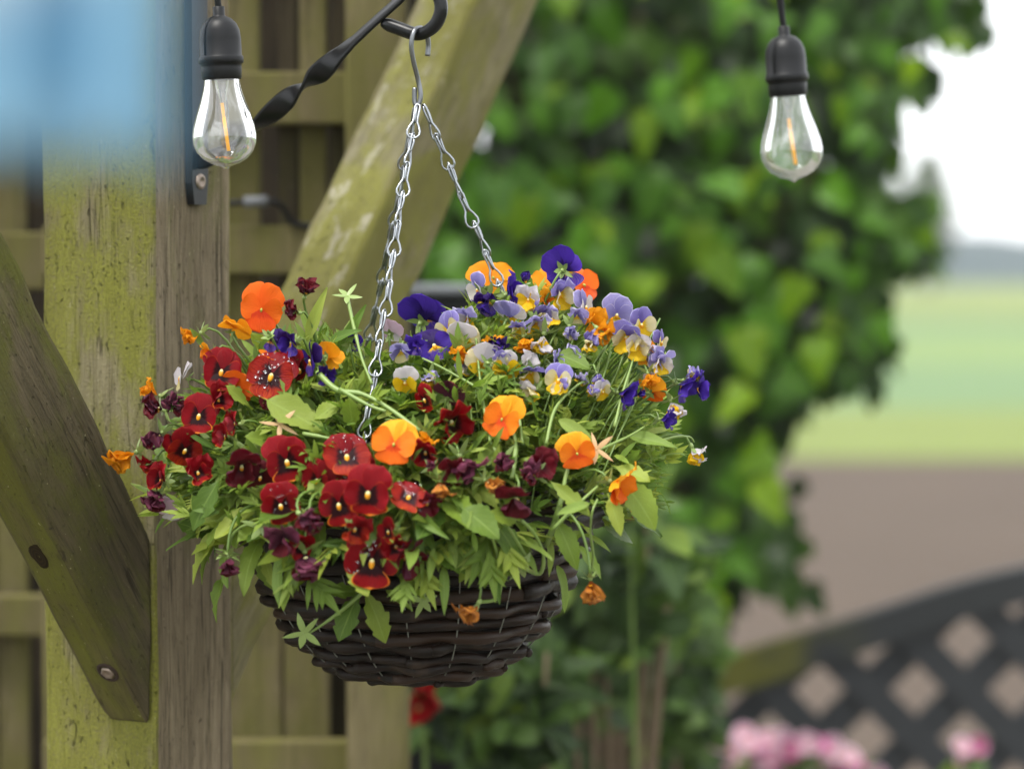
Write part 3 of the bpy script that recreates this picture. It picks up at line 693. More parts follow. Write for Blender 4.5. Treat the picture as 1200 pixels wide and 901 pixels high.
FL = [
 (231, 392, 24, 'gold', -60, -20, 20, 'w', 'OL'), (276, 381, 40, 'gold', 150, 45, 10, 'f', 'OL'), (248, 414, 24, 'orange', -70, -30, 0, 'h', 'OL'), (212, 440, 36, 'white', -75, 5, 0, 'f', 'OL'),
 (260, 432, 50, 'red', 28, -4, -14, 'f', 'RL'), (307, 358, 52, 'deep', -8, 8, -8, 'f', 'OL'), (358, 344, 24, 'maroon', 30, 55, 0, 'w', 'RL'), (347, 366, 22, 'maroon', -40, 10, 0, 'w', 'RL'),
 (317, 398, 26, 'indigo', 160, -40, 0, 'h', 'PC'), (342, 402, 32, 'indigo', -35, -20, 0, 'h', 'PC'), (364, 420, 38, 'indigo', -70, -10, -15, 'f', 'PC'), (388, 416, 34, 'gold', 140, -10, 0, 'f', 'OL'),
 (412, 399, 28, 'purple', 170, 20, 0, 'f', 'PC', .02), (319, 437, 60, 'flame', 4, 24, -6, 'f', 'RL', 0, 90), (350, 434, 42, 'red', 30, -20, 20, 'r', 'RL', .015), (322, 414, 44, 'orange', 10, 60, 0, 'f', 'OL', .01),
 (280, 452, 36, 'deep', 160, 10, 0, 'f', 'OL', .012), (182, 462, 26, 'gold', -75, 20, 0, 'w', 'OL'), (234, 484, 47, 'red', 0, 2, -3, 'f', 'RL'), (187, 480, 28, 'maroon', -60, 10, 20, 'w', 'RL'), (203, 472, 24, 'mauve', 30, -10, 60, 'w', 'RL'),
 (187, 510, 32, 'mauve', -30, -30, 0, 'w', 'RL'), (218, 524, 46, 'flame', 20, -26, -20, 'f', 'RL'), (205, 515, 36, 'red', -30, 20, 20, 'r', 'RL', .01), (154, 533, 38, 'gold', -62, -26, 10, 'w', 'OL'), (276, 497, 28, 'red', -70, 0, 0, 'h', 'RL'),
 (180, 541, 24, 'flame', -40, -40, 0, 'w', 'RL'), (264, 512, 28, 'red', -60, -10, 0, 'h', 'RL'), (283, 547, 46, 'maroon', 16, -36, 0, 'h', 'RL'), (335, 537, 54, 'red', 4, -8, 6, 'f', 'RL'), (406, 532, 52, 'flame', -4, 18, 6, 'f', 'RL', 0, 34),
 (497, 368, 54, 'purple', 150, 24, -20, 'f', 'PC', .06), (507, 402, 44, 'indigo', 14, 10, 20, 'f', 'PC'), (459, 386, 30, 'pink', 165, 20, 0, 'f', 'VT', .02), (470, 411, 26, 'lilac', -10, -40, 0, 'h', 'VT'), (525, 386, 40, 'violav', -38, -10, 12, 'f', 'VT'),
 (545, 393, 36, 'cream', 160, 10, 0, 'f', 'VT'), (474, 446, 34, 'yellow', -24, -24, 10, 'f', 'VT'), (463, 516, 53, 'orange', 2, 4, -14, 'f', 'OR', -.02), (496, 511, 28, 'gold', 20, -40, 0, 'w', 'OR'),
 (497, 466, 34, 'red', -50, -4, 10, 'f', 'RM'), (527, 459, 38, 'maroon', 150, 30, 0, 'f', 'RM'), (528, 494, 48, 'red', 40, -40, 30, 'h', 'RM'), (541, 540, 40, 'mauve', 30, -50, 0, 'w', 'RM'), (499, 530, 34, 'red', -10, -30, 0, 'h', 'RM'), (530, 552, 34, 'maroon', 0, -30, 0, 'h', 'RM'),
 (575, 322, 52, 'gold', 20, 40, 0, 'f', 'OR', .05), (660, 313, 46, 'purple', 165, 0, -30, 'f', 'PC', .0), (681, 331, 46, 'deep', 30, 20, 20, 'f', 'OR', .05), (639, 330, 40, 'gold', 10, 35, 0, 'f', 'OR', .04), (559, 337, 36, 'viola', -60, -20, 10, 'f', 'VT'),
 (597, 345, 34, 'purple', 60, 10, 20, 'h', 'PC'), (616, 331, 17, 'indigo', 0, 60, 0, 'b', 'PC'), (620, 352, 30, 'yellow', -30, -10, 0, 'h', 'VT'), (655, 346, 36, 'violav', 30, -20, 10, 'h', 'VT'), (572, 351, 28, 'indigo', -10, -40, 0, 'w', 'PC'), (597, 367, 36, 'viola', 150, 30, 0, 'f', 'VT'),
 (628, 377, 34, 'viola', 20, -40, 10, 'h', 'VT'), (686, 357, 38, 'viola', 60, -4, 0, 'f', 'VT'), (693, 378, 30, 'gold', 40, -10, 0, 'h', 'OR', .01), (668, 385, 22, 'lilac', 10, -40, 0, 'w', 'VT'), (567, 421, 44, 'cream', -150, 0, 20, 'f', 'VT'), (583, 409, 22, 'indigo', 0, 10, 0, 'w', 'PC'),
 (592, 430, 34, 'yellow', 20, -24, 10, 'f', 'VT'), (622, 436, 28, 'violav', 10, -55, 0, 'h', 'VT'), (655, 443, 36, 'violav', 3, -6, 0, 'f', 'VT', -.01), (590, 487, 50, 'orange', -3, 2, -8, 'f', 'OR', -.015), (575, 396, 24, 'gold', 20, -50, 0, 'w', 'VT'), (541, 412, 24, 'gold', -10, -40, 0, 'w', 'VT'),
 (637, 396, 28, 'yellow', -10, -60, 0, 'w', 'VT'), (613, 398, 22, 'gold', 0, -60, 0, 'w', 'VT'), (691, 452, 20, 'violav', 40, -50, 0, 'w', 'VR'), (723, 366, 42, 'lilac', 20, -14, 0, 'f', 'VR', .02), (751, 378, 36, 'violav', 35, -16, 10, 'f', 'VR'), (775, 399, 28, 'violav', 70, -10, 0, 'f', 'VR'),
 (734, 396, 38, 'violav', -10, -20, 0, 'h', 'VR'), (771, 424, 34, 'viola', 40, -20, 0, 'h', 'VR'), (756, 414, 30, 'gold', 10, -20, 0, 'h', 'OR', .01), (702, 388, 28, 'gold', 30, -30, 0, 'w', 'OR'), (764, 455, 34, 'orange', 150, 10, 0, 'f', 'OR', .01), (745, 408, 30, 'cream', 10, -10, 0, 'h', 'VR'),
 (728, 462, 34, 'purple', 78, -24, 0, 'h', 'VR'), (747, 464, 14, 'indigo', 60, 20, 0, 'b', 'VR'), (797, 452, 38, 'purple', 75, -30, 0, 'h', 'VR'), (816, 455, 32, 'purple', 82, -10, 0, 'h', 'VR'), (787, 474, 24, 'yellow', 40, -60, 0, 'w', 'VR'), (777, 492, 28, 'purple', 75, -8, 20, 'h', 'VR'), (805, 444, 22, 'violav', 60, 20, 0, 'w', 'VR'),
 (812, 528, 24, 'yellow', 40, -62, 0, 'w', 'VR'), (190, 563, 34, 'red', -40, 10, 0, 'h', 'RL'), (187, 578, 32, 'mauve', -30, -50, 0, 'w', 'RL'), (198, 597, 32, 'pink', -10, -30, 0, 'f', 'OL', .02), (268, 657, 26, 'maroon', 20, -62, 0, 'w', 'RL'),
 (328, 589, 46, 'red', -4, -2, 12, 'f', 'RL', 0, 40), (354, 604, 28, 'mauve', 40, -20, 0, 'w', 'RL'), (334, 632, 40, 'mauve', -20, -34, 0, 'h', 'RL'), (358, 653, 42, 'mauve', 14, -52, 0, 'w', 'RL'), (350, 640, 30, 'red', 30, -30, 0, 'h', 'RL', .01), (397, 588, 50, 'red', -8, -6, 12, 'f', 'RL', .0), (432, 574, 56, 'red', 2, -2, -2, 'f', 'RL', -.02),
 (480, 580, 46, 'flame', 16, 34, -14, 'f', 'RL', 0, 70), (413, 552, 54, 'red', -10, 10, 20, 'f', 'RL', .014), (436, 653, 66, 'red', -4, -6, -14, 'f', 'RL', 0, 40), (474, 653, 48, 'maroon', 60, -30, 30, 'h', 'RL', .01), (400, 565, 40, 'maroon', -30, 0, 0, 'f', 'RL', .02),
 (675, 527, 46, 'orange', 18, -6, 14, 'f', 'OR'), (720, 567, 42, 'orange', 66, -30, 20, 'h', 'OR'), (634, 547, 34, 'maroon', 30, 10, -20, 'h', 'RM'), (624, 556, 28, 'mauve', -20, 0, 0, 'w', 'RM'), (606, 584, 44, 'maroon', -20, -50, 0, 'h', 'RM'), (590, 540, 26, 'mauve', 0, -10, 0, 'w', 'RM'),
 (571, 565, 24, 'wilt', 50, -30, 0, 'w', 'OR'), (516, 568, 24, 'wilt', 20, -66, 0, 'w', 'OR'), (558, 711, 32, 'wilt', -50, -50, 0, 'w', 'OR', -.01), (692, 684, 32, 'wilt', 10, -80, 0, 'w', 'OR', -.02), (740, 592, 20, 'red', 60, -20, 0, 'h', 'RM', .03),
 (365, 610, 26, 'maroon', 20, -30, 0, 'w', 'RL'), (505, 548, 18, 'mauve', 0, 0, 0, 'b', 'RM'), (585, 425, 24, 'violav', 20, -10, 0, 'h', 'VT'), (676, 370, 24, 'lilac', 10, -30, 0, 'h', 'VT'), (548, 372, 26, 'viola', -30, -30, 0, 'h', 'VT'), (607, 385, 22, 'violav', -10, -40, 0, 'h', 'VT'),
 (490, 405, 26, 'purple', -40, -20, 0, 'h', 'PC'), (380, 440, 22, 'indigo', 30, -30, 0, 'h', 'PC'), (640, 355, 26, 'orange', 20, -10, 0, 'h', 'OR', .02), (760, 440, 22, 'gold', 10, -40, 0, 'w', 'OR'), (700, 440, 18, 'violav', 20, -50, 0, 'w', 'VR'),
]
for f in FL: flower(*f)
for i in range(24):        # many more small violas over the top and right
    x, y = rnd(485, 790), rnd(345, 470)
    if y < 345 + abs(x - 640) * .35 - 10: continue
    ty = random.choice(['viola', 'violav', 'viola', 'lilac', 'violav', 'yellow', 'cream', 'yellow', 'white'])
    flower(x, y, rnd(18, 28), ty, rnd(-60, 75), rnd(-35, 25), rnd(-25, 25), random.choice('ffhhw'), 'PC' if ty == 'purple' else ('VT' if x < 670 else 'VR'), rnd(-.004, .012))
for (x, y, d, ty) in ((305, 560, 34, 'maroon'), (372, 560, 40, 'red'), (455, 620, 34, 'red'), (415, 620, 36, 'flame'), (255, 470, 32, 'red'), (232, 555, 34, 'red'), (500, 590, 28, 'maroon'), (320, 470, 30, 'maroon'), (465, 640, 30, 'red')):
    flower(x, y, d, ty, rnd(-50, 50), rnd(-40, 20), rnd(-30, 30), random.choice('fhhr'), 'RL', .008)

# ------------------------------------------------------------------ pansy leaves
def leaf_mesh(name, wfun, m, NL=14, fold=.18, arch=.25, wav=.03, seed=0, narrow=None):
    V, F, UV = [], [], []
    for j in range(NL + 1):
        t = j / NL; hw = max(wfun(t), .002)
        for i, u in enumerate((-1, -.5, 0, .5, 1)):
            x = hw * u; zz = fold * abs(x) - arch * t * t + wav * math.sin(t * 9 + seed + u * 1.5) * (abs(u)) ; V.append((x, t, zz)); UV.append((.5 + u * .5, t))
    for j in range(NL):
        for i in range(4): F.append((j * 5 + i, j * 5 + i + 1, j * 5 + i + 6, j * 5 + i + 5))
    me = mesh(name, V, F, [m]); l = me.uv_layers.new(name='UVMap')
    for lp in me.loops: l.data[lp.index].uv = UV[lp.vertex_index]
    return me
def w_ovate(t):      # broad, scalloped edge, on a short stalk
    if t < .14: return .018
    s = (t - .14) / .86; wv = .22 * (math.sin(math.pi * s ** .78)) ** .85; return wv * (.9 + .20 * (1 - (s * 6) % 1)) + .004
def w_lance(t):
    s = t; return .11 * (math.sin(math.pi * min(1, s ** .8 * .98 + .02))) ** .9 + .008
def w_spat(t):
    if t < .12: return .02
    s = (t - .12) / .88; return .16 * math.sin(math.pi * s ** 1.2) ** .8 * (.82 + .42 * (1 - (s * 4) % 1)) + .006
def lobed_mesh(name, m, seed):
    """feathery stipule: centre blade with four to six narrow side lobes"""
    rg = random.Random(seed); P, UV = [], []
    def blade(base, ang, L, W, lift):
        V, F = [], []
        dx, dy = math.sin(ang), math.cos(ang)
        for t, ww in ((0, .5), (.3, 1), (.65, .9), (1, .08)):
            for u in (-1, 0, 1): V.append(Vector((base[0] + dx * L * t + dy * W * ww * u, base[1] + dy * L * t - dx * W * ww * u, lift * t - .1 * t * t * L + (0 if u == 0 else .015)))); UV.append((.5 + u * .5, t))
        for j in range(3):
            for i in range(2): F.append((j * 3 + i, j * 3 + i + 1, j * 3 + i + 4, j * 3 + i + 3))
        return V, F
    P.append(blade((0, 0), 0, 1, .095, .0))
    for k in range(3):
        for s in (-1, 1): P.append(blade((0, .06 + .18 * k), s * R(rg.uniform(26, 46)), .58 - .09 * k + rg.uniform(-.06, .06), .05, rg.uniform(-.05, .1)))
    V, F = join(P); me = mesh(name, V, F, [m]); l = me.uv_layers.new(name='UVMap')
    for lp in me.loops: l.data[lp.index].uv = UV[lp.vertex_index]
    return me
LEAF = {'o': [leaf_mesh('leaf', w_ovate, M['leaf'], 30, f_, a_, .03, s_) for f_, a_, s_ in ((.25, .12, 0), (.35, .3, 2), (.15, .5, 4), (.4, .05, 5))],
        's': [leaf_mesh('leaf', w_spat, M['leaf'], 26, f_, a_, .03, s_) for f_, a_, s_ in ((.3, .1, 0), (.4, .35, 2), (.2, .55, 3))],
        'l': [leaf_mesh('leaf', w_lance, M['leaf_fine'], 8, f_, a_, .02, s_) for f_, a_, s_ in ((.4, .1, 0), (.5, .3, 2), (.3, .5, 3))],
        'f': [lobed_mesh('leaf', M['leaf'], 1), lobed_mesh('leaf', M['leaf'], 2), lobed_mesh('leaf', M['leaf_fine'], 3)]}
def basis(dirv, nrm):
    y = dirv.normalized(); x = y.cross(nrm); x = x.normalized() if x.length > 1e-5 else y.orthogonal().normalized(); zz = x.cross(y)
    return Matrix((x, y, zz)).transposed().to_4x4()
def put_leaf(pl, base, dirv, nrm, L, typ, wsc=1.0, var=None):
    me = LEAF[typ][random.randrange(len(LEAF[typ])) if var is None else var]
    Mx = Matrix.Translation(base - pl.location) @ basis(dirv, nrm) @ Matrix.Diagonal((L * wsc, L, L, 1))
    return link('leaf', me, pl, M=Mx)
def nearest(p, side):
    c = [k for k in PLANT]; best = None
    wgt = {'RL': 0, 'RM': .01, 'OL': .01, 'OR': .005, 'PC': .01, 'VT': .0, 'VR': .0}
    off = {'RL': (-.09, -.10, .04), 'RM': (.03, -.12, .05), 'OL': (-.14, .0, .08), 'OR': (.09, -.12, .04), 'PC': (-.01, .03, .13), 'VT': (.07, -.02, .13), 'VR': (.15, -.01, .09)}
    return min(c, key=lambda k: (p - BC - Vector(off[k])).length + wgt[k])
CH_T, CH_B = HK, BC + Vector((RIM * math.cos(R(252)), RIM * math.sin(R(252)), 0))
TOPY = [(150, 470), (180, 445), (250, 425), (300, 400), (350, 372), (385, 372), (420, 395), (470, 402), (520, 385), (555, 338), (620, 322), (690, 335), (740, 368), (790, 425), (835, 490), (900, 560)]
def too_high(p):        # outline of the mound: it dips between the chains
    v = p - CAM; k = v.dot(FW); px, py = 600 + FPX * v.dot(RT) / k, 450.5 - FPX * v.dot(UP) / k
    if px < 150 or px > 860: return True
    for (x0, y0), (x1, y1) in zip(TOPY, TOPY[1:]):
        if x0 <= px <= x1: return py < y0 + (y1 - y0) * (px - x0) / (x1 - x0)
    return False
def near_chain(p):      # keep the front chain free of leaves until it dips into the mound
    v = p - CAM; k = v.dot(FW); px, py = 600 + FPX * v.dot(RT) / k, 450.5 - FPX * v.dot(UP) / k
    t = (py - 125) / 485
    if t < 0 or t > .78: return False
    return abs(px - (491 - 76 * t)) < 22 and p.y < CH_T.y + (CH_B.y - CH_T.y) * t + .01
count = {k: 0 for k in PLANT}
tries = 0; placed = 0
rg = random
while placed < 1500 and tries < 12000:
    tries += 1
    d = Vector((rg.gauss(0, 1), rg.gauss(0, 1), rg.gauss(0, 1))).normalized()
    if d.z < -.12 or d.y > .55: continue
    r = rg.uniform(.45, .97) ** .7
    right = d.x > .12
    p = BC + Vector((d.x * .183 * r, d.y * .168 * r * (1 - .42 * max(0, d.z) ** 1.3), d.z * (.168 if right else .142) * r + .004))
    if near_chain(p) or too_high(p + Z * .012): continue
    if p.x < BC.x - .10 and p.y > HY + .05: continue
    if d.x > .3 and d.z < .16 and rg.random() < .75: continue
    k = nearest(p, right)
    if count[k] >= 270: continue
    if not right and placed > 1000: continue
    out = Vector((d.x, d.y, d.z * .6 + .25)).normalized()
    dirv = (out + Vector((rg.gauss(0, .5), rg.gauss(0, .5), rg.gauss(0, .4)))).normalized()
    nrm = (Z * 1.0 + d * .55 + Vector((rg.gauss(0, .45), rg.gauss(0, .45) - .2, 0))).normalized()
    if right:
        typ = rg.choices('lsfo', (5, 2, 5, .4))[0]
        L = {'l': rg.uniform(.020, .036), 's': rg.uniform(.024, .040), 'f': rg.uniform(.020, .034), 'o': rg.uniform(.026, .040)}[typ]
    else:
        typ = rg.choices('lsfo', (2.5, 3.5, 4.5, 1.6))[0]
        L = {'l': rg.uniform(.022, .038), 's': rg.uniform(.028, .050), 'f': rg.uniform(.024, .042), 'o': rg.uniform(.030, .056)}[typ]
    put_leaf(PLANT[k], p - dirv * L * .5, dirv, nrm, L, typ, rg.uniform(.85, 1.2)); count[k] += 1; placed += 1
# leaves tumbling over the front rim
for i in range(120):
    a = R(rg.uniform(188, 352)); rr = RIM + rg.uniform(-.012, .03); p = BC + Vector((rr * math.cos(a), rr * math.sin(a), rg.uniform(-.012, .03)))
    if p.x > BC.x + .06 and rg.random() < .93: continue
    k = nearest(p, False)
    out = Vector((math.cos(a), math.sin(a), rg.uniform(-1.1, .2))); dirv = (out + Vector((rg.gauss(0, .4), rg.gauss(0, .3), 0))).normalized()
    typ = rg.choices('lsfo', (2, 3, 2, 3))[0]; L = rg.uniform(.026, .050)
    put_leaf(PLANT[k], p, dirv, (Z * .7 + Vector((math.cos(a), math.sin(a), 0)) + Vector((rg.gauss(0, .3), 0, rg.gauss(0, .3)))), L, typ, rg.uniform(.85, 1.15))
for i in range(36):
    a = R(rg.uniform(205, 318)); rr = RIM + rg.uniform(.012, .034); p = BC + Vector((rr * math.cos(a), rr * math.sin(a), rg.uniform(-.034, .004)))
    dirv = Vector((math.cos(a) * .6 + rg.gauss(0, .4), math.sin(a) * .6, rg.uniform(-1.1, -.2))).normalized()
    put_leaf(PLANT['RL' if p.x < BC.x + .01 else 'RM'], p, dirv, Vector((math.cos(a), math.sin(a), .7 + rg.gauss(0, .3))), rg.uniform(.024, .040), rg.choices('lsf', (1, 3, 3))[0], rg.uniform(.9, 1.15))
# leaves one can pick out in the photograph: base -> tip, width scale, plant
HAND = [((303, 464), (379, 500), 'o', 1.0, 'RL', -.02, 0), ((537, 591), (584, 626), 'o', 1.35, 'RM', -.015, 0), ((566, 668), (500, 641), 'o', 1.2, 'RM', -.01, 3), ((424, 686), (396, 748), 's', 1.15, 'RL', -.012, 0), ((426, 688), (453, 744), 's', 1.2, 'RL', -.014, 1),
        ((650, 606), (678, 660), 'o', .9, 'OR', -.01, 1), ((728, 562), (771, 610), 'o', 1.3, 'OR', -.01, 1), ((712, 578), (729, 620), 'o', .9, 'OR', -.004, 1), ((594, 632), (588, 672), 'o', 1.2, 'OR', -.012, 0), ((655, 492), (704, 522), 'l', 1.3, 'OR', -.012, 1), ((262, 556), (221, 610), 's', 1.2, 'RL', -.01, 1),
        ((648, 412), (690, 428), 'o', 1.2, 'VT', -.012, 0), ((498, 552), (540, 560), 'o', 1.1, 'RM', -.01, 0), ((590, 515), (560, 545), 'o', 1.1, 'OR', 0, 0), ((690, 590), (655, 600), 'l', 1.3, 'OR', -.015, 0), ((440, 560), (476, 610), 's', 1.0, 'RL', .02, 0), ((400, 470), (370, 488), 'o', 1.2, 'RL', -.01, 0),
        ((330, 520), (290, 510), 's', 1.2, 'RL', -.005, 0), ((360, 560), (384, 585), 'o', 1.2, 'RL', .0, 0), ((430, 470), (455, 455), 'f', 1.3, 'RL', -.02, 0), ((415, 505), (408, 470), 's', 1.5, 'RL', -.01, 0), ((430, 695), (385, 690), 's', 1.1, 'RL', -.012, 0), ((452, 690), (482, 712), 'l', 1.0, 'RL', -.012, 0),
        ((296, 480), (268, 452), 's', 1.0, 'RL', -.008, 0), ((545, 625), (530, 665), 'o', .9, 'RM', -.006, 0), ((575, 650), (585, 705), 'l', 1.0, 'OR', -.012, 0), ((610, 610), (575, 600), 'o', 1.2, 'RM', -.004, 0), ((716, 545), (760, 560), 's', 1.2, 'VR', -.004, 0), ((735, 510), (790, 520), 'l', 1.2, 'VR', -.01, 0),
        ((385, 400), (420, 385), 'l', 1.2, 'OL', -.006, 0), ((395, 420), (425, 360), 'l', .9, 'OL', .0, 0), ((360, 400), (380, 340), 'l', .9, 'OL', .0, 0), ((640, 560), (690, 600), 's', .8, 'OR', -.012, 0), ((240, 410), (225, 385), 'l', 1.2, 'OL', -.01, 0), ((300, 420), (320, 390), 's', 1.0, 'OL', .01, 0)]
# small frilly growth filling each plant
def fine_vf(kind, seed):
    P, UVs = [], []
    rg2 = random.Random(seed)
    def bl(base, ang, L, W, lift):
        V, F = [], []; dx, dy = math.sin(ang), math.cos(ang)
        for t, ww in ((0, .45), (.35, 1), (.7, .8), (1, .06)):
            for u in (-1, 0, 1): V.append(Vector((base[0] + dx * L * t + dy * W * ww * u, base[1] + dy * L * t - dx * W * ww * u, lift * t - .22 * t * t * L + (0 if u == 0 else .02)))); UVs.append((.5 + u * .5, t))
        for j in range(3):
            for i in range(2): F.append((j * 3 + i, j * 3 + i + 1, j * 3 + i + 4, j * 3 + i + 3))
        return V, F
    P.append(bl((0, 0), 0, 1, .13, 0))
    if kind:
        for k in range(2):
            for s_ in (-1, 1): P.append(bl((0, .08 + .2 * k), s_ * R(rg2.uniform(28, 52)), .6 - .1 * k, .07, rg2.uniform(-.05, .15)))
    V, F = join(P); return V, F, UVs
FINE = [fine_vf(k % 2, k) for k in range(6)]
M['leaf_mass'] = leaf_mat('leaf_mass', '587632', '8ea246', 'b2bc5a', .44, .40, '9db45e', 'rnd', .15)
FM = {k: [] for k in PLANT}
nf = 0
while nf < 3600:
    d = Vector((rg.gauss(0, 1), rg.gauss(0, 1), rg.gauss(0, 1))).normalized()
    if d.z < -.02 or d.y > .5: continue
    r = rg.uniform(.72, 1.03); right = d.x > .05
    if not right and rg.random() < .35: continue
    p = BC + Vector((d.x * .188 * r, d.y * .172 * r * (1 - .42 * max(0, d.z) ** 1.3), d.z * (.172 if right else .146) * r + .002))
    if near_chain(p) or too_high(p + Z * .012): continue
    if d.x > .3 and d.z < .2 and rg.random() < .8: continue
    k = nearest(p, right); L = rg.uniform(.010, .022); dirv = (Vector((d.x, d.y, d.z * .6 + .3)) + Vector((rg.gauss(0, .6), rg.gauss(0, .6), rg.gauss(0, .5)))).normalized()
    nrm = (Z + d * .5 + Vector((rg.gauss(0, .5), rg.gauss(0, .5) - .2, 0))).normalized()
    FM[k].append((FINE[rg.randrange(6)], Matrix.Translation(p - PLANT[k].location) @ basis(dirv, nrm) @ Matrix.Diagonal((L, L, L, 1)), rg.random())); nf += 1
for (bx, by), (tx, ty_), typ, ws, pk, dy, var in HAND:
    y0 = dome_y((bx + tx) / 2, (by + ty_) / 2) + dy; b0 = at(bx, by, y0 + .006); t0 = at(tx, ty_, y0 - .008); d = t0 - b0
    put_leaf(PLANT[pk], b0, d, Vector((rnd(-.2, .2), -1.0, .75)), d.length * 1.03, typ, ws, min(var, len(LEAF[typ]) - 1))
# free stems and star-shaped spent flower heads
STAR = [calyx_mesh(40 + k, M['sepal'], 1.0, t, 1, 'seed_head', .15) for k, t in enumerate((8, -12, 20))]
STAR_DRY = calyx_mesh(50, M['dry'], 1.0, 5, 1, 'seed_head', .12)
def stem_px(pts, pk, r=.0016, dys=0, m='stem_pale'):
    P = spline([at(x, y, dome_y(x, y) + dys + (q[0] if q else 0)) for x, y, *q in pts], 5); r *= .72; V, F = tube(P, [r * 1.15] * (len(P) // 2) + [r * .85] * (len(P) - len(P) // 2), 6)
    pl = PLANT[pk]; link('stem', mesh('stem', [v - pl.location for v in V], F, [M[m]]), pl); return P
def star(px, py, d, pk, yaw, pitch, m=0, dy=0, dry=False):
    pl = PLANT[pk]; Yd = dome_y(px, py) + dy; D = d * .5 * (Yd - CAM.y) / FPX; Rm, n = face_rot(yaw, pitch, rnd(0, 72))
    link('seed_head', STAR_DRY if dry else STAR[m], pl, M=Matrix.Translation(at(px, py, Yd) - pl.location) @ Rm @ Matrix.Diagonal((D, D, D, 1)))
stem_px([(372, 436), (395, 457), (425, 462), (455, 478), (492, 505)], 'RL', .0026, -.018)
stem_px([(398, 456), (430, 474), (452, 482)], 'RL', .002, -.02)
stem_px([(355, 508), (378, 512), (396, 516)], 'RL', .0018, -.015)
stem_px([(407, 348), (414, 380), (424, 420), (436, 450)], 'OL', .0017, -.01); star(407, 346, 40, 'OL', 10, 50, 0, -.012)
stem_px([(436, 684), (402, 714), (368, 738), (356, 743)], 'RL', .0017, -.015); star(356, 742, 52, 'RL', -10, -20, 0, -.018)
stem_px([(487, 640), (492, 668), (494, 700)], 'RL', .0015, -.012); star(496, 704, 46, 'RL', 15, -10, 1, -.016)
stem_px([(476, 655), (478, 690), (483, 716)], 'RL', .0012, -.008)
stem_px([(560, 705), (583, 700), (586, 670), (580, 640), (572, 620)], 'OR', .0018, -.012)
stem_px([(612, 664), (632, 672), (637, 652), (628, 628), (612, 610)], 'OR', .0019, -.012); star(612, 668, 40, 'OR', 10, -50, 0, -.016); star(618, 655, 30, 'OR', 40, 10, 1, -.016)
stem_px([(615, 650), (606, 634), (596, 618)], 'OR', .0016, -.012)
stem_px([(692, 672), (695, 650), (692, 625), (694, 600), (700, 585)], 'OR', .0012, -.02)
stem_px([(640, 640), (655, 595), (662, 562), (667, 540)], 'OR', .0024, .008)
stem_px([(648, 620), (678, 590), (700, 570)], 'OR', .0017, -.012)
stem_px([(765, 520), (790, 512), (808, 512), (813, 518)], 'VR', .0012, -.005)
stem_px([(700, 528), (735, 512), (755, 500)], 'VR', .0013, -.01); star(699, 526, 44, 'VR', -10, 10, 0, -.012, True)
star(306, 617, 50, 'RL', -20, 0, 0, -.01); stem_px([(268, 642), (272, 628), (285, 616), (305, 614)], 'RL', .0014, -.01); star(267, 645, 40, 'RL', 20, 70, 1, -.01)
star(328, 497, 44, 'RL', 0, 20, 0, -.02, True)
stem_px([(575, 520), (566, 470), (560, 420), (557, 385)], 'VT', .0014, -.012); stem_px([(640, 520), (650, 480), (672, 455), (688, 445)], 'VT', .0014, -.014); stem_px([(612, 520), (606, 470), (600, 430)], 'VT', .0015, -.01)
stem_px([(720, 500), (730, 460), (742, 420), (745, 395)], 'VR', .0014, -.01); stem_px([(600, 480), (560, 455), (520, 432), (495, 420)], 'VT', .0014, -.012)
stem_px([(600, 560), (604, 520), (596, 490)], 'OR', .0022, -.01)
for i in range(34):
    x = rnd(540, 780); y = rnd(360, 470); k = 'VT' if x < 680 else 'VR'
    x2 = 560 + (x - 560) * .7; y2 = y + rnd(70, 150)
    stem_px([(x, y), ((x + x2) / 2 + rnd(-10, 10), (y + y2) / 2), (x2, y2, .03)], k, rnd(.0006, .001), rnd(.002, .02), 'stem')

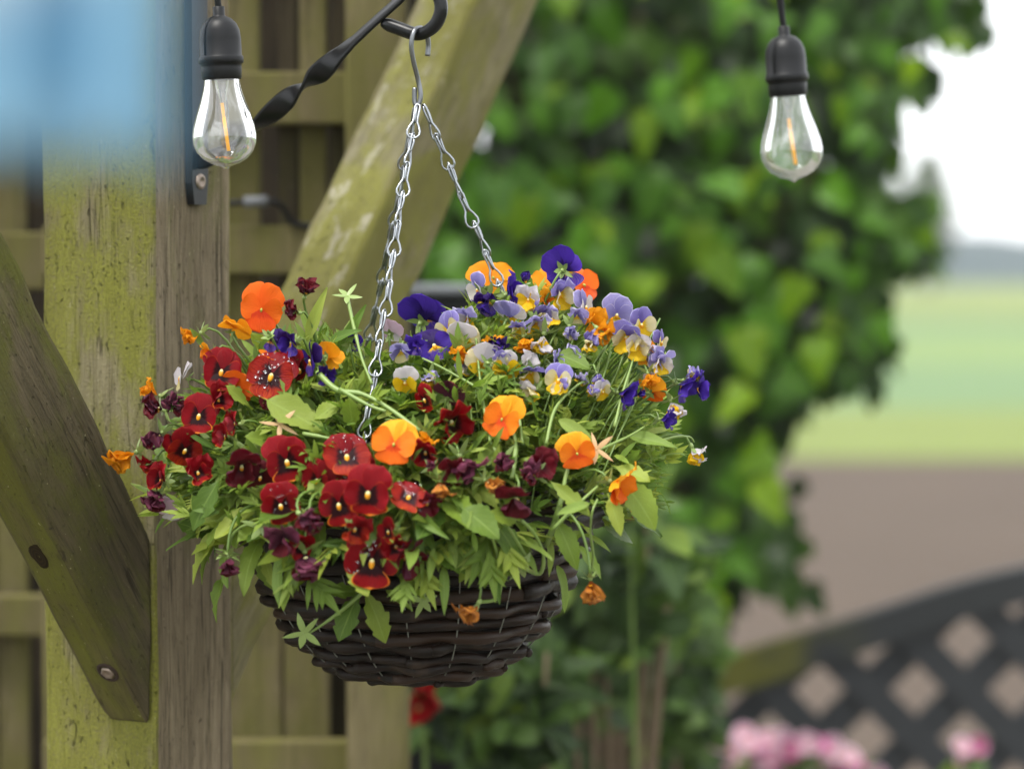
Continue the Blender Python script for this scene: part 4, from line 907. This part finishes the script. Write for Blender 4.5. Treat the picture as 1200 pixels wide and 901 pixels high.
# ------------------------------------------------------------------ string lights
def string_light(px, py_top, scale_px, Y, tilt, label):
    """origin at the top of the lamp holder; scale_px = glass diameter in the photograph"""
    S = scale_px / 75 * (Y - CAM.y) / FPX       # metres per reference pixel
    o = at(px, py_top, Y); t = thing('string_light', label, 'light bulb', tuple(o), 'festoon bulbs hanging on black cable')
    t.rotation_euler = (0, R(tilt), R(20))
    def lob(name, prof, m, par, n=32, capb=False, capt=False, smooth=True):
        V, F = lathe([(r * S, -z * S) for r, z in prof], n, capb, capt); return link(name, mesh(name, V, F, [m], smooth), par)
    so_ = lob('lamp_holder', [(6.2, 0), (7, .6), (7, 10), (8, 11.5), (14, 14), (20, 20), (23.4, 28), (24.6, 38), (24.8, 57), (25.8, 58.2), (26.4, 60), (26.4, 65), (25.6, 66.4), (24, 67), (23.6, 70.5), (23.8, 72.5), (23.2, 83), (22, 85), (19, 85)], M['plastic'], t, 36, False, True)
    # moulded seam ribs
    for k in range(2):
        a = R(180 * k + 30); P = [Vector((r * S * math.cos(a), r * S * math.sin(a), -z * S)) for r, z in ((9, 12), (14.5, 14), (20.5, 20), (24, 28), (25.2, 38), (25.4, 57))]
        V, F = tube(P, .9 * S, 5); link('seam', mesh('seam', V, F, [M['plastic']]), so_)
    gp = [(20.5, 84), (21, 90), (23, 99), (27, 112), (32, 126), (36, 140), (37.5, 150), (36.6, 160), (33, 169), (26, 177), (17, 182.5), (8, 185.5), (4, 187), (2.4, 188.8), (.2, 189.4)]
    gp2 = []
    for (r0, z0), (r1, z1) in zip(gp, gp[1:]): gp2 += [(r0, z0), ((r0 + r1) / 2, (z0 + z1) / 2)]
    gp2.append(gp[-1])
    bu = lob('bulb', gp2, M['bulb_glass'], t, 48)
    V, F = lathe([(r * S, -z * S) for r, z in ((9, 86), (6.5, 96), (4, 108), (3.2, 122), (1.8, 130), (.2, 131))], 16); link('stem_glass', mesh('stem_glass', V, F, [M['bulb_glass']]), bu)
    P = [Vector((-1.5 * S, 0, -112 * S)), Vector((4.2 * S, 0, -168 * S))]; V, F = tube(P, 2.2 * S, 8); link('filament', mesh('filament', V, F, [M['filament']]), bu)
    for q in ([(-3, 0, -96), (-1.6, 0, -112)], [(4.2, 0, -168), (4.6, 0, -172), (6, 0, -120), (3, 0, -98)]):
        V, F = tube([Vector(x) * S for x in q], .5 * S, 5); link('lead_wire', mesh('lead_wire', V, F, [M['galv_dull']]), bu)
    ph = [Vector((0, 0, -.5 * S)), Vector((-1.0, 0, 14)) * S, Vector((-2.5, 0, 60)) * S, Vector((-2, 0, 160)) * S]
    V, F = tube(spline(ph, 5), 4.0 * S, 10); link('cable', mesh('cable', V, F, [M['cable']]), t)
    return t
string_light(256, 8, 75, -.06, -2.5, 'clear filament bulb in black holder hanging in front of the post')
string_light(918, 31, 72, .20, -4.5, 'clear filament bulb in black holder hanging in front of the ivy')

# ------------------------------------------------------------------ fence behind the post
def fence_box(par, name, x0, x1, y0, y1, Y, th, m, bev=.003):
    lo = at(x0, y1, Y); hi = at(x1, y0, Y); o = box_obj(name, (lo.x, Y, lo.z), (hi.x, Y + th, hi.z), m, par, bev); o.location -= par.location; return o
f0 = at(350, 600, .62); f0.z = 0
fa = thing('garden_fence', 'mossy slatted timber fence with stout end post behind the pergola', 'fence', tuple(f0))
for x0, x1 in ((62, 106), (112, 150), (158, 200), (207, 250), (259, 303), (328, 347), (352, 382), (388, 404)):
    fence_box(fa, 'slat', x0, x1, -260, 560, .655, .016, M['fence'] if x0 not in (328, 388) else M['fence_shaded'])
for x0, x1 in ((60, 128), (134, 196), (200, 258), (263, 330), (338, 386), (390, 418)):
    fence_box(fa, 'board', x0, x1, 545, 2200, .668 if x0 != 390 else .70, .016, M['fence'] if x0 != 390 else M['fence_shaded'])
for y0, y1 in ((-160, -100), (84, 146), (264, 322), (526, 580), (868, 930), (1500, 1560)):
    fence_box(fa, 'rail', 50, 412, y0, y1, .625, .026, M['fence'])
fence_box(fa, 'end_post', 410, 476, -300, 2300, .60, .06, M['fence'], .004)
f1 = at(0, 600, .8); f1.z = 0
fb = thing('garden_fence', 'further stretch of slatted timber fence at the far left edge', 'fence', tuple(f1))
for x0, x1 in ((-150, -110), (-100, -58), (-48, -6), (2, 26)): fence_box(fb, 'slat', x0, x1, -260, 2000, .84, .016, M['fence'])
for y0, y1 in ((70, 130), (272, 340), (698, 746), (1400, 1460)): fence_box(fb, 'rail', -160, 52, y0, y1, .81, .026, M['fence'])
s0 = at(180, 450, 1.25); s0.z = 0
sh = thing('dark_backing', 'added dark boards behind the fence standing in for shade in its gaps', 'backing', tuple(s0))  # near-black boarding added so the gaps between slats look shaded
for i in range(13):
    x0 = -360 + i * 66; fence_box(sh, 'board', x0, x0 + 62, -500, 2800, 1.25, .02, M['backing'])
fence_box(sh, 'back_sheet', -360, 492, -500, 2800, 1.275, .03, M['backing'], 0)
# thin cable with a clip along the fence
P = spline([at(240, 243, .62), at(275, 238, .618), at(318, 236, .618), at(332, 244, .62), at(345, 262, .622), at(380, 264, .62), at(420, 250, .596), at(474, 246, .596)], 5)
V, F = tube(P, .003, 6); fc = P[0]
cb = tag(link('fence_cable', mesh('fence_cable', [v - fc for v in V], F, [M['cable']]), loc=fc), 'thin black cable pinned along the fence with a grey clip', 'cable')
V, F = tube([at(286, 237, .617) - fc, at(314, 236, .617) - fc], .0055, 8); link('clip', mesh('clip', V, F, [plain('clip_grey', '55575a', .7)]), cb)
# dark box with a grey lid edge behind the violas
o_ = at(510, 400, 1.12); bx = thing('storage_box', 'black box with grey lid edge, mostly hidden behind purple pansies', 'box', (o_.x, 1.12, 0))
lo = at(428, 700, 1.12); hi = at(575, 346, 1.12); o = box_obj('body', (lo.x, 1.12, 0), (hi.x, 1.23, hi.z), M['plastic'], bx, .004); o.location -= bx.location
lo = at(424, 346, 1.115); hi = at(579, 334, 1.115); o = box_obj('lid', (lo.x, 1.115, lo.z + .001), (hi.x, 1.235, hi.z), plain('lid', '6c7074', .4), bx, .003); o.location -= bx.location

# ------------------------------------------------------------------ blue cloth hanging close to the lens
b = NB('blue_cloth'); co = b.co(); nn = b.noise(b.mapping(co, (40, 40, 14)), 1, 3); s = b.n('SeparateXYZ'); b.l(co, s.inputs[0])
c = b.mix(b.step(nn, .42, .62), lin('5c88a6'), lin('7c9fb4')); c = b.mix(b.math('MULTIPLY', b.step(b.math('ADD', s.outputs[2], b.math('MULTIPLY', s.outputs[0], -.5)), .004, .034), .8), c, lin('b4bcc0')); b.bsdf(c, .9, None, 0, .2); M['blue_cloth'] = b.m
Yc = -1.52; o0 = at(80, 60, Yc); V, F = [], []
nx, nz = 24, 14
for side in (0, 1):
    for j in range(nz + 1):
        for i in range(nx + 1):
            px = -190 + 385 * i / nx; fz = j / nz; py = -160 + 345 * fz + 14 * math.sin(i * .9) * fz
            p = at(px, py, Yc); p.y += .006 * math.sin(i * .8 + fz) + side * .0012; V.append(p - o0)
n_ = (nx + 1) * (nz + 1)
for j in range(nz):
    for i in range(nx):
        a = j * (nx + 1) + i; F.append((a, a + 1, a + nx + 2, a + nx + 1)); F.append((n_ + a, n_ + a + nx + 1, n_ + a + nx + 2, n_ + a + 1))
for i in range(nx):
    a = nz * (nx + 1) + i; F.append((a, a + 1, n_ + a + 1, n_ + a)); F.append((i + 1, i, n_ + i, n_ + i + 1))
for j in range(nz):
    a = j * (nx + 1); F.append((a, a + nx + 1, n_ + a + nx + 1, n_ + a)); e = a + nx; F.append((e + nx + 1, e, n_ + e, n_ + e + nx + 1))
tag(link('hanging_cloth', mesh('hanging_cloth', V, F, [M['blue_cloth']]), loc=o0), 'soft pale blue fabric hanging very close to the camera', 'cloth')

# ------------------------------------------------------------------ ivy
def outline_leaf(name, pts, m, seed, fold=.15, arch=.25):
    """leaf from half outline pts (x,y) base->tip; fan across the midrib"""
    V, UV, F = [], [], []
    n = len(pts)
    for i, (x, y) in enumerate(pts):
        for u in (-1, -.5, 0, .5, 1):
            xx = x * u; V.append((xx, y, fold * abs(xx) - arch * max(0, y) ** 2 + .02 * math.sin(seed + xx * 9 + y * 7))); UV.append((.5 + .5 * u, max(0, min(1, y))))
    for j in range(n - 1):
        for i in range(4): F.append((j * 5 + i, j * 5 + i + 1, j * 5 + i + 6, j * 5 + i + 5))
    me = mesh(name, V, F, [m]); l = me.uv_layers.new(name='UVMap')
    for lp in me.loops: l.data[lp.index].uv = UV[lp.vertex_index]
    return me, V, F, UV
IVYP = [[(.01, -.25), (.012, .0), (.30, -.06), (.42, .10), (.46, .30), (.30, .34), (.31, .50), (.22, .70), (.10, .88), (.01, 1.0)],
        [(.01, -.25), (.012, .0), (.24, -.03), (.36, .14), (.40, .34), (.33, .46), (.25, .64), (.12, .84), (.01, 1.0)],
        [(.01, -.25), (.012, .0), (.34, -.08), (.50, .06), (.56, .22), (.34, .32), (.30, .46), (.24, .66), (.08, .90), (.01, 1.0)]]
IVY = [outline_leaf('leaf', IVYP[i % 3], M['ivy'], i, .12 + .1 * (i % 2), .12 + .14 * (i % 3)) for i in range(5)]
def inside(px, py, poly):
    r = False; j = len(poly) - 1
    for i in range(len(poly)):
        if (poly[i][1] > py) != (poly[j][1] > py) and px < (poly[j][0] - poly[i][0]) * (py - poly[i][1]) / (poly[j][1] - poly[i][1]) + poly[i][0]: r = not r
        j = i
    return r
IVYPOLY = [(470, -160), (1190, -160), (1140, 20), (1085, 70), (1040, 110), (1055, 160), (1060, 215), (1085, 280), (1060, 330), (1035, 410), (960, 430), (930, 470), (900, 560), (915, 640), (850, 690), (825, 800), (800, 960), (470, 960)]
def mass(name, leaves, m, par):
    V, F, UV, RN = [], [], [], []
    for (Vs, Fs, UVs), Mx, rv in leaves:
        b0 = len(V); V += [Mx @ Vector(v) for v in Vs]; F += [tuple(i + b0 for i in f) for f in Fs]; UV += UVs; RN += [rv] * len(Vs)
    me = mesh(name, V, F, [m]); l = me.uv_layers.new(name='UVMap'); buf = []
    for lp in me.loops: buf += UV[lp.vertex_index]
    l.data.foreach_set('uv', buf)
    a = me.attributes.new('rnd', 'FLOAT', 'POINT'); a.data.foreach_set('value', RN)
    o = link(name, me, par); o['kind'] = 'stuff'; return o
tp = at(725, 800, 3.2); tp.z = 0
ivy = thing('ivy_covered_tree', 'tall tree trunk smothered in glossy green ivy leaves', 'tree', tuple(tp))
P = [Vector((.03 * math.sin(z * 2), .02 * math.cos(z * 3), z)) for z in [i * .2 for i in range(15)]]
V, F = tube(P, [.115 - .018 * i * .2 + .01 * math.sin(i * 1.7) for i in range(15)], 20); link('trunk', mesh('trunk', V, F, [M['trunk']]), ivy)
for k in range(26):       # climbing ivy stems and side branches that carry the leaves
    a0 = rnd(0, 6.3); zt = rnd(1.1, 2.5); x1 = rnd(-.26, .16 if zt < 1.75 else .36); P = spline([(.11 * math.cos(a0), .11 * math.sin(a0), rnd(0, .4)), (.12 * math.cos(a0 + .5), .12 * math.sin(a0 + .5), zt * .5), (x1 * .5, rnd(-.3, .1), zt * .8), (x1, rnd(-.4, .2), zt)], 5)
    V, F = tube(P, [.009 * (1 - .6 * i / len(P)) for i in range(len(P))], 6); link('ivy_stem', mesh('ivy_stem', V, F, [M['trunk']]), ivy)
def ivy_leaf_mx(px, py, Y, L):
    p = at(px, py, Y) - ivy.location; dirv = Vector((rnd(-.7, .7), rnd(-.6, .1), rnd(-1.2, -.2))); nrm = Vector((rnd(-.6, .6), -1 + rnd(-.2, .5), rnd(.0, 1.1)))
    return Matrix.Translation(p) @ basis(dirv, nrm) @ Matrix.Diagonal((L, L, L, 1))
cnt = 0; tries = 0
def right_edge(py):     # thin the fringe on the sky side
    return 0
while cnt < 300:
    px, py = rnd(480, 1150), rnd(-40, 860)
    if not inside(px, py, IVYPOLY): continue
    if py > 560 and px < 800 and rnd(0, 1) < .75: continue
    q = rnd(0, 1); Y = 2.3 + .7 * q; L = rnd(.052, .086)
    L *= .75 if px > 960 else 1
    link('leaf', IVY[random.randrange(5)][0], ivy, M=ivy_leaf_mx(px, py, Y, L)); cnt += 1
lv = []
while len(lv) < 3400:
    px, py = rnd(480, 1150), rnd(-150, 950)
    if not inside(px, py, IVYPOLY): continue
    if py > 600 and 560 < px < 800 and rnd(0, 1) < .8: continue
    e = max(0, (px - 930) / 170)
    if rnd(0, 1) < min(.86, e): continue
    I = IVY[random.randrange(5)]; lv.append(((I[1], I[2], I[3]), ivy_leaf_mx(px, py, 2.85 + rnd(0, .9), rnd(.052, .085)), random.random()))
for (x0, x1, y0, y1, n) in ((950, 1150, -60, 40, 60), (960, 1090, 30, 120, 26), (1010, 1095, 215, 310, 24), (990, 1050, 330, 445, 22), (880, 945, 560, 690, 26)):   # thin trailing sprays on the open side
    for _ in range(n):
        I = IVY[random.randrange(5)]; lv.append(((I[1], I[2], I[3]), ivy_leaf_mx(rnd(x0, x1), rnd(y0, y1), 2.6 + rnd(0, .7), rnd(.05, .085)), .35 + .65 * random.random()))
mass('ivy_foliage', lv, M['ivy_mass'], ivy)
# loose hanging tendrils on the right fringe
for k in PLANT: mass('fine_foliage', FM[k], M['leaf_mass'], PLANT[k])
# ------------------------------------------------------------------ low bed plants under the basket
def bush(label, cx, cy, Y, rx, ry, n_parts, n_mass, Lr, group):
    o = at(cx, cy, Y); o.z = 0; t = thing('leafy_shrub', label, 'shrub', tuple(o), group); lv = []
    zc = at(cx, cy, Y).z
    for k in range(7):
        e = Vector((rnd(-rx, rx) * .7, rnd(-.1, .1), zc + rnd(-.5, .8) * ry)); P = spline([(rnd(-.04, .04), rnd(-.04, .04), 0), (e.x * .4, e.y, e.z * .55), e], 4); V, F = tube(P, [.006 * (1 - .6 * i / len(P)) for i in range(len(P))], 5); link('branch', mesh('branch', V, F, [M['trunk']]), t)
    for i in range(n_parts + n_mass):
        a = rnd(0, 6.28); r = math.sqrt(rnd(0, 1)); dz = r * math.sin(a) * ry; p = Vector((r * math.cos(a) * rx, rnd(-.14, .10), zc + dz)); L = rnd(*Lr)
        Mx = Matrix.Translation(p) @ basis(Vector((rnd(-1, 1), rnd(-.8, .2), rnd(-.9, .5))), Vector((rnd(-.5, .5), -.7, rnd(.2, 1.2)))) @ Matrix.Diagonal((L, L, L, 1)); I = IVY[1 if i % 2 else 3]
        if i < n_parts:
            o2 = link('leaf', SHR[i % 3], t, M=Mx)
        else: lv.append(((I[1], I[2], I[3]), Mx, random.random()))
    mass('foliage', lv, M['shrub_mass'], t); return t
SHR = [outline_leaf('leaf', [(.01, -.2), (.02, 0), (.22, .1), (.34, .3), (.36, .5), (.28, .72), (.14, .9), (.01, 1)], M['shrub'], i, .2, .1 + .15 * i)[0] for i in range(3)]
bush('broad-leaved green shrub right behind the basket\'s right side', 720, 660, 1.15, .10, .10, 60, 110, (.032, .06), 'shrubs in the bed below the ivy')
bush('low shrub with a bright green patch just under the basket', 590, 810, 1.0, .08, .07, 56, 130, (.03, .055), 'shrubs in the bed below the ivy')
bush('dark green low shrub at the bottom edge below the basket', 560, 930, 1.3, .14, .11, 80, 280, (.03, .055), 'shrubs in the bed below the ivy')
bush('dark leafy shrub left of the pink flowers', 795, 800, 1.6, .05, .16, 60, 150, (.03, .05), 'shrubs in the bed below the ivy')
bush('grey-green shrub between the basket and the bare trunk', 650, 740, 1.45, .12, .10, 60, 180, (.03, .05), 'shrubs in the bed below the ivy')
# red flower beneath the basket
def simple_flower(par, p, D, mk, yaw, pitch):
    Rm, n = face_rot(yaw, pitch, rnd(0, 60)); fo = link('flower', THROAT, par, M=Matrix.Translation(p) @ Rm @ Matrix.Diagonal((D, D, D, 1)))
    for k in range(5): link('petal', petal_data('side', mk, k % 4), fo, M=Matrix.Translation((0, 0, .004 * k)) @ Matrix.Rotation(R(72 * k), 4, 'Z') @ Matrix.Rotation(R(14), 4, 'X'))
    return fo
o = at(497, 830, .85); o.z = 0; rf = thing('red_flower', 'bright red flower below the basket beside the fence post', 'flower', tuple(o))
c = at(496, 822, .85) - rf.location
V, F = tube(spline([(0, 0, 0), (.01, .0, c.z * .5), c + Vector((0, .02, -.01)), c + Vector((0, .006, 0))], 5), .0025, 6); link('stem', mesh('stem', V, F, [M['stem']]), rf)
for dx, dz, D, yw in ((-.006, .012, .050, 62), (.010, .010, .044, -66), (-.006, -.006, .046, 40)): simple_flower(rf, c + Vector((dx, rnd(-.006, .006), dz)), D, 'scarlet', yw, -38)
for (px, py, D, Y, lab) in ((738, 588, .035, 1.0, 'small red flower peeping out right of the basket rim'), (640, 700, .03, 1.0, 'small red flower in shade under the right of the basket')):
    o = at(px, py, Y); g_ = Vector((o.x, o.y, 0)); t = thing('red_flower', lab, 'flower', tuple(g_)); V, F = tube(spline([(0, 0, 0), (.01, 0, o.z * .6), (0, .005, o.z)], 5), .002, 5); link('stem', mesh('stem', V, F, [M['stem']]), t); simple_flower(t, o - g_, D, 'scarlet', 10, 0)
# pink flower clumps in front of the lattice
PK = [(848, 886, .034, 2.05, 12, 'pale pink flower clump nearest the shrub at the bottom edge'), (888, 878, .040, 2.1, 16, 'deep pink flower clump below the lattice, second from the left'), (930, 880, .040, 2.07, 16, 'pink and white flower clump below the smallest lattice gap'),
      (975, 890, .036, 2.11, 12, 'pink flower clump at the right end of the pink row'), (1010, 906, .026, 2.09, 5, 'low faint pink flower clump at the bottom edge below the lattice'), (1138, 886, .024, 2.05, 5, 'lone pale pink flower spike at the bottom right')]
for i, (px, py, rx, Y, n, lab) in enumerate(PK):
    o = at(px, py, Y); g_ = Vector((o.x, o.y, 0)); t = thing('pink_flower_clump', lab, 'flowers', tuple(g_), 'pink flowers in front of the lattice')
    for k in range(n):
        p = o - g_ + Vector((rnd(-rx, rx), rnd(-.03, .03), rnd(-.030, .022))); V, F = tube(spline([(rnd(-.02, .02), 0, 0), (p.x * .6, p.y * .5, p.z * .6), p + Vector((0, .006, -.002))], 4), .0016, 5); link('stem', mesh('stem', V, F, [M['stem']]), t)
        simple_flower(t, p, rnd(.032, .044), 'palepink' if (k + i) % 3 else 'hotpink', rnd(-40, 40), rnd(0, 50))
    for k in range(14):
        p = o - g_ + Vector((rnd(-rx, rx) * 1.2, rnd(-.03, .04), rnd(-.10, -.02) )); L = rnd(.03, .05); link('leaf', SHR[k % 3], t, M=Matrix.Translation(p) @ basis(Vector((rnd(-1, 1), rnd(-.6, .3), rnd(-.2, 1))), Vector((rnd(-.5, .5), -.7, .8))) @ Matrix.Diagonal((L, L, L, 1)))

# ------------------------------------------------------------------ lattice with arched top rail
YL = 2.7; KL = (YL - CAM.y) / FPX
pts = [(800, 790), (862, 770), (905, 757), (950, 743), (1000, 727), (1050, 711), (1100, 694), (1150, 679), (1200, 667), (1260, 656), (1330, 650)]
cur = [at(x, y + 17, YL) for x, y in pts]; l0 = Vector((cur[5].x, YL, 0))
la = thing('lattice_screen', 'charcoal painted diagonal lattice screen with rising curved top rail', 'trellis', tuple(l0))
cs = spline(cur, 5)
V, F = [], []
for i, p in enumerate(cs):
    t = (cs[min(i + 1, len(cs) - 1)] - cs[max(i - 1, 0)]).normalized(); nn = Vector((-t.z, 0, t.x))
    for a, bb in ((-1, -1), (-1, 1), (1, 1), (1, -1)): V.append(p - l0 + nn * (21 * KL * a) + Vector((0, .022 * bb, 0)))
for i in range(len(cs) - 1):
    for k in range(4): F.append((i * 4 + k, i * 4 + (k + 1) % 4, i * 4 + 4 + (k + 1) % 4, i * 4 + 4 + k))
F += [(3, 2, 1, 0), tuple(range(len(V) - 4, len(V)))]
link('top_rail', mesh('top_rail', V, F, [M['lattice_rail']], False), la)
def top_z(x):
    for a, bb in zip(cs, cs[1:]):
        if a.x <= x <= bb.x: return a.z + (bb.z - a.z) * (x - a.x) / (bb.x - a.x)
    return cs[0].z if x < cs[0].x else cs[-1].z
xl, xr, zbot = cs[0].x, cs[-1].x, .35
hc = at(960, 808, YL); pitch = 115 * KL; hw = 38 * KL / 2
def slat(sgn, x_at):        # 45-degree slat through (x_at, hc.z), from the bottom up to the curve
    def ok(s): return xl < x_at + s * sgn < xr and zbot < hc.z + s < top_z(x_at + s * sgn)
    S = [i * .01 for i in range(-200, 200) if ok(i * .01)]
    if len(S) < 4: return
    s0_, s1_ = S[0], S[-1]; a = Vector((x_at + s0_ * sgn, YL + .006 * sgn, hc.z + s0_)); c_ = Vector((x_at + s1_ * sgn, YL + .006 * sgn, hc.z + s1_))
    d = (c_ - a).normalized(); nn = Vector((-d.z, 0, d.x)); V, F = boxvf((a + c_) / 2 - l0, d * ((c_ - a).length / 2), nn * hw, Vector((0, .0052, 0)))
    link('slat', mesh('slat', V, F, [M['lattice']], False), la)
for i in range(-16, 24):
    slat(1, hc.x + (i + .5) * pitch); slat(-1, hc.x + (i + .5) * pitch)
for x in (xl, xr): 
    o = box_obj('upright', (x - .022, YL - .02, 0), (x + .022, YL + .02, top_z(x) - .005), M['lattice'], la, .003); o.location -= l0
o = box_obj('bottom_rail', (xl + .023, YL - .02, .30), (xr - .023, YL + .02, .36), M['lattice'], la, .003); o.location -= l0

# ------------------------------------------------------------------ distant misty trees
def far_tree(px, Y, h, wdt, label):
    o = at(px, 305, Y); o.z = 0; t = thing('misty_tree', label, 'tree', tuple(o), 'trees in the mist on the field edge')
    V, F = tube([(0, 0, 0), (.1, 0, h * .4), (0, 0, h * .8)], [wdt * .06, wdt * .04, wdt * .01], 7); link('trunk', mesh('trunk', V, F, [M['trunk']]), t); lv = []
    for i in range(900):
        u = random.random(); z = h * (.16 + .84 * u); rr = wdt * .5 * math.sin(math.pi * (.08 + .9 * u)) ** .7 * math.sqrt(random.random()); a = rnd(0, 6.3); L = rnd(.3, .6)
        I = IVY[1]; lv.append(((I[1], I[2], I[3]), Matrix.Translation((rr * math.cos(a), rr * math.sin(a), z)) @ basis(Vector((rnd(-1, 1), rnd(-1, 1), rnd(-1, .4))), Vector((rnd(-.5, .5), -.5, 1))) @ Matrix.Diagonal((L, L, L, 1)), random.random()))
    mass('crown', lv, M['shrub_mass'], t)
far_tree(1088, 135, 6.9, 2.9, 'tall narrow misty tree beside the edge of the ivy')
far_tree(1040, 142, 5.7, 3.6, 'rounder misty tree half hidden behind the ivy fringe')
far_tree(985, 138, 5.2, 3.7, 'low misty tree showing through the ivy leaves')
# ------------------------------------------------------------------ haze
b = NB('haze'); v_ = b.n('VolumePrincipled'); v_.inputs['Color'].default_value = (.93, .95, .97, 1); v_.inputs['Density'].default_value = .0010; v_.inputs['Anisotropy'].default_value = .2; b.l(v_.outputs[0], b.out.inputs['Volume']); M['haze'] = b.m
V, F = boxvf(Vector((60, 161, 5)), Vector((380, 0, 0)), Vector((0, 179, 0)), Vector((0, 0, 6.2)))
hz = link('haze', mesh('haze', V, F, [M['haze']], False)); hz['kind'] = 'stuff'; hz['label'] = 'thin pale mist over the fields'; hz['category'] = 'haze'
print('flowers', NF, 'leaves', placed, count, 'objects', len(bpy.data.objects))
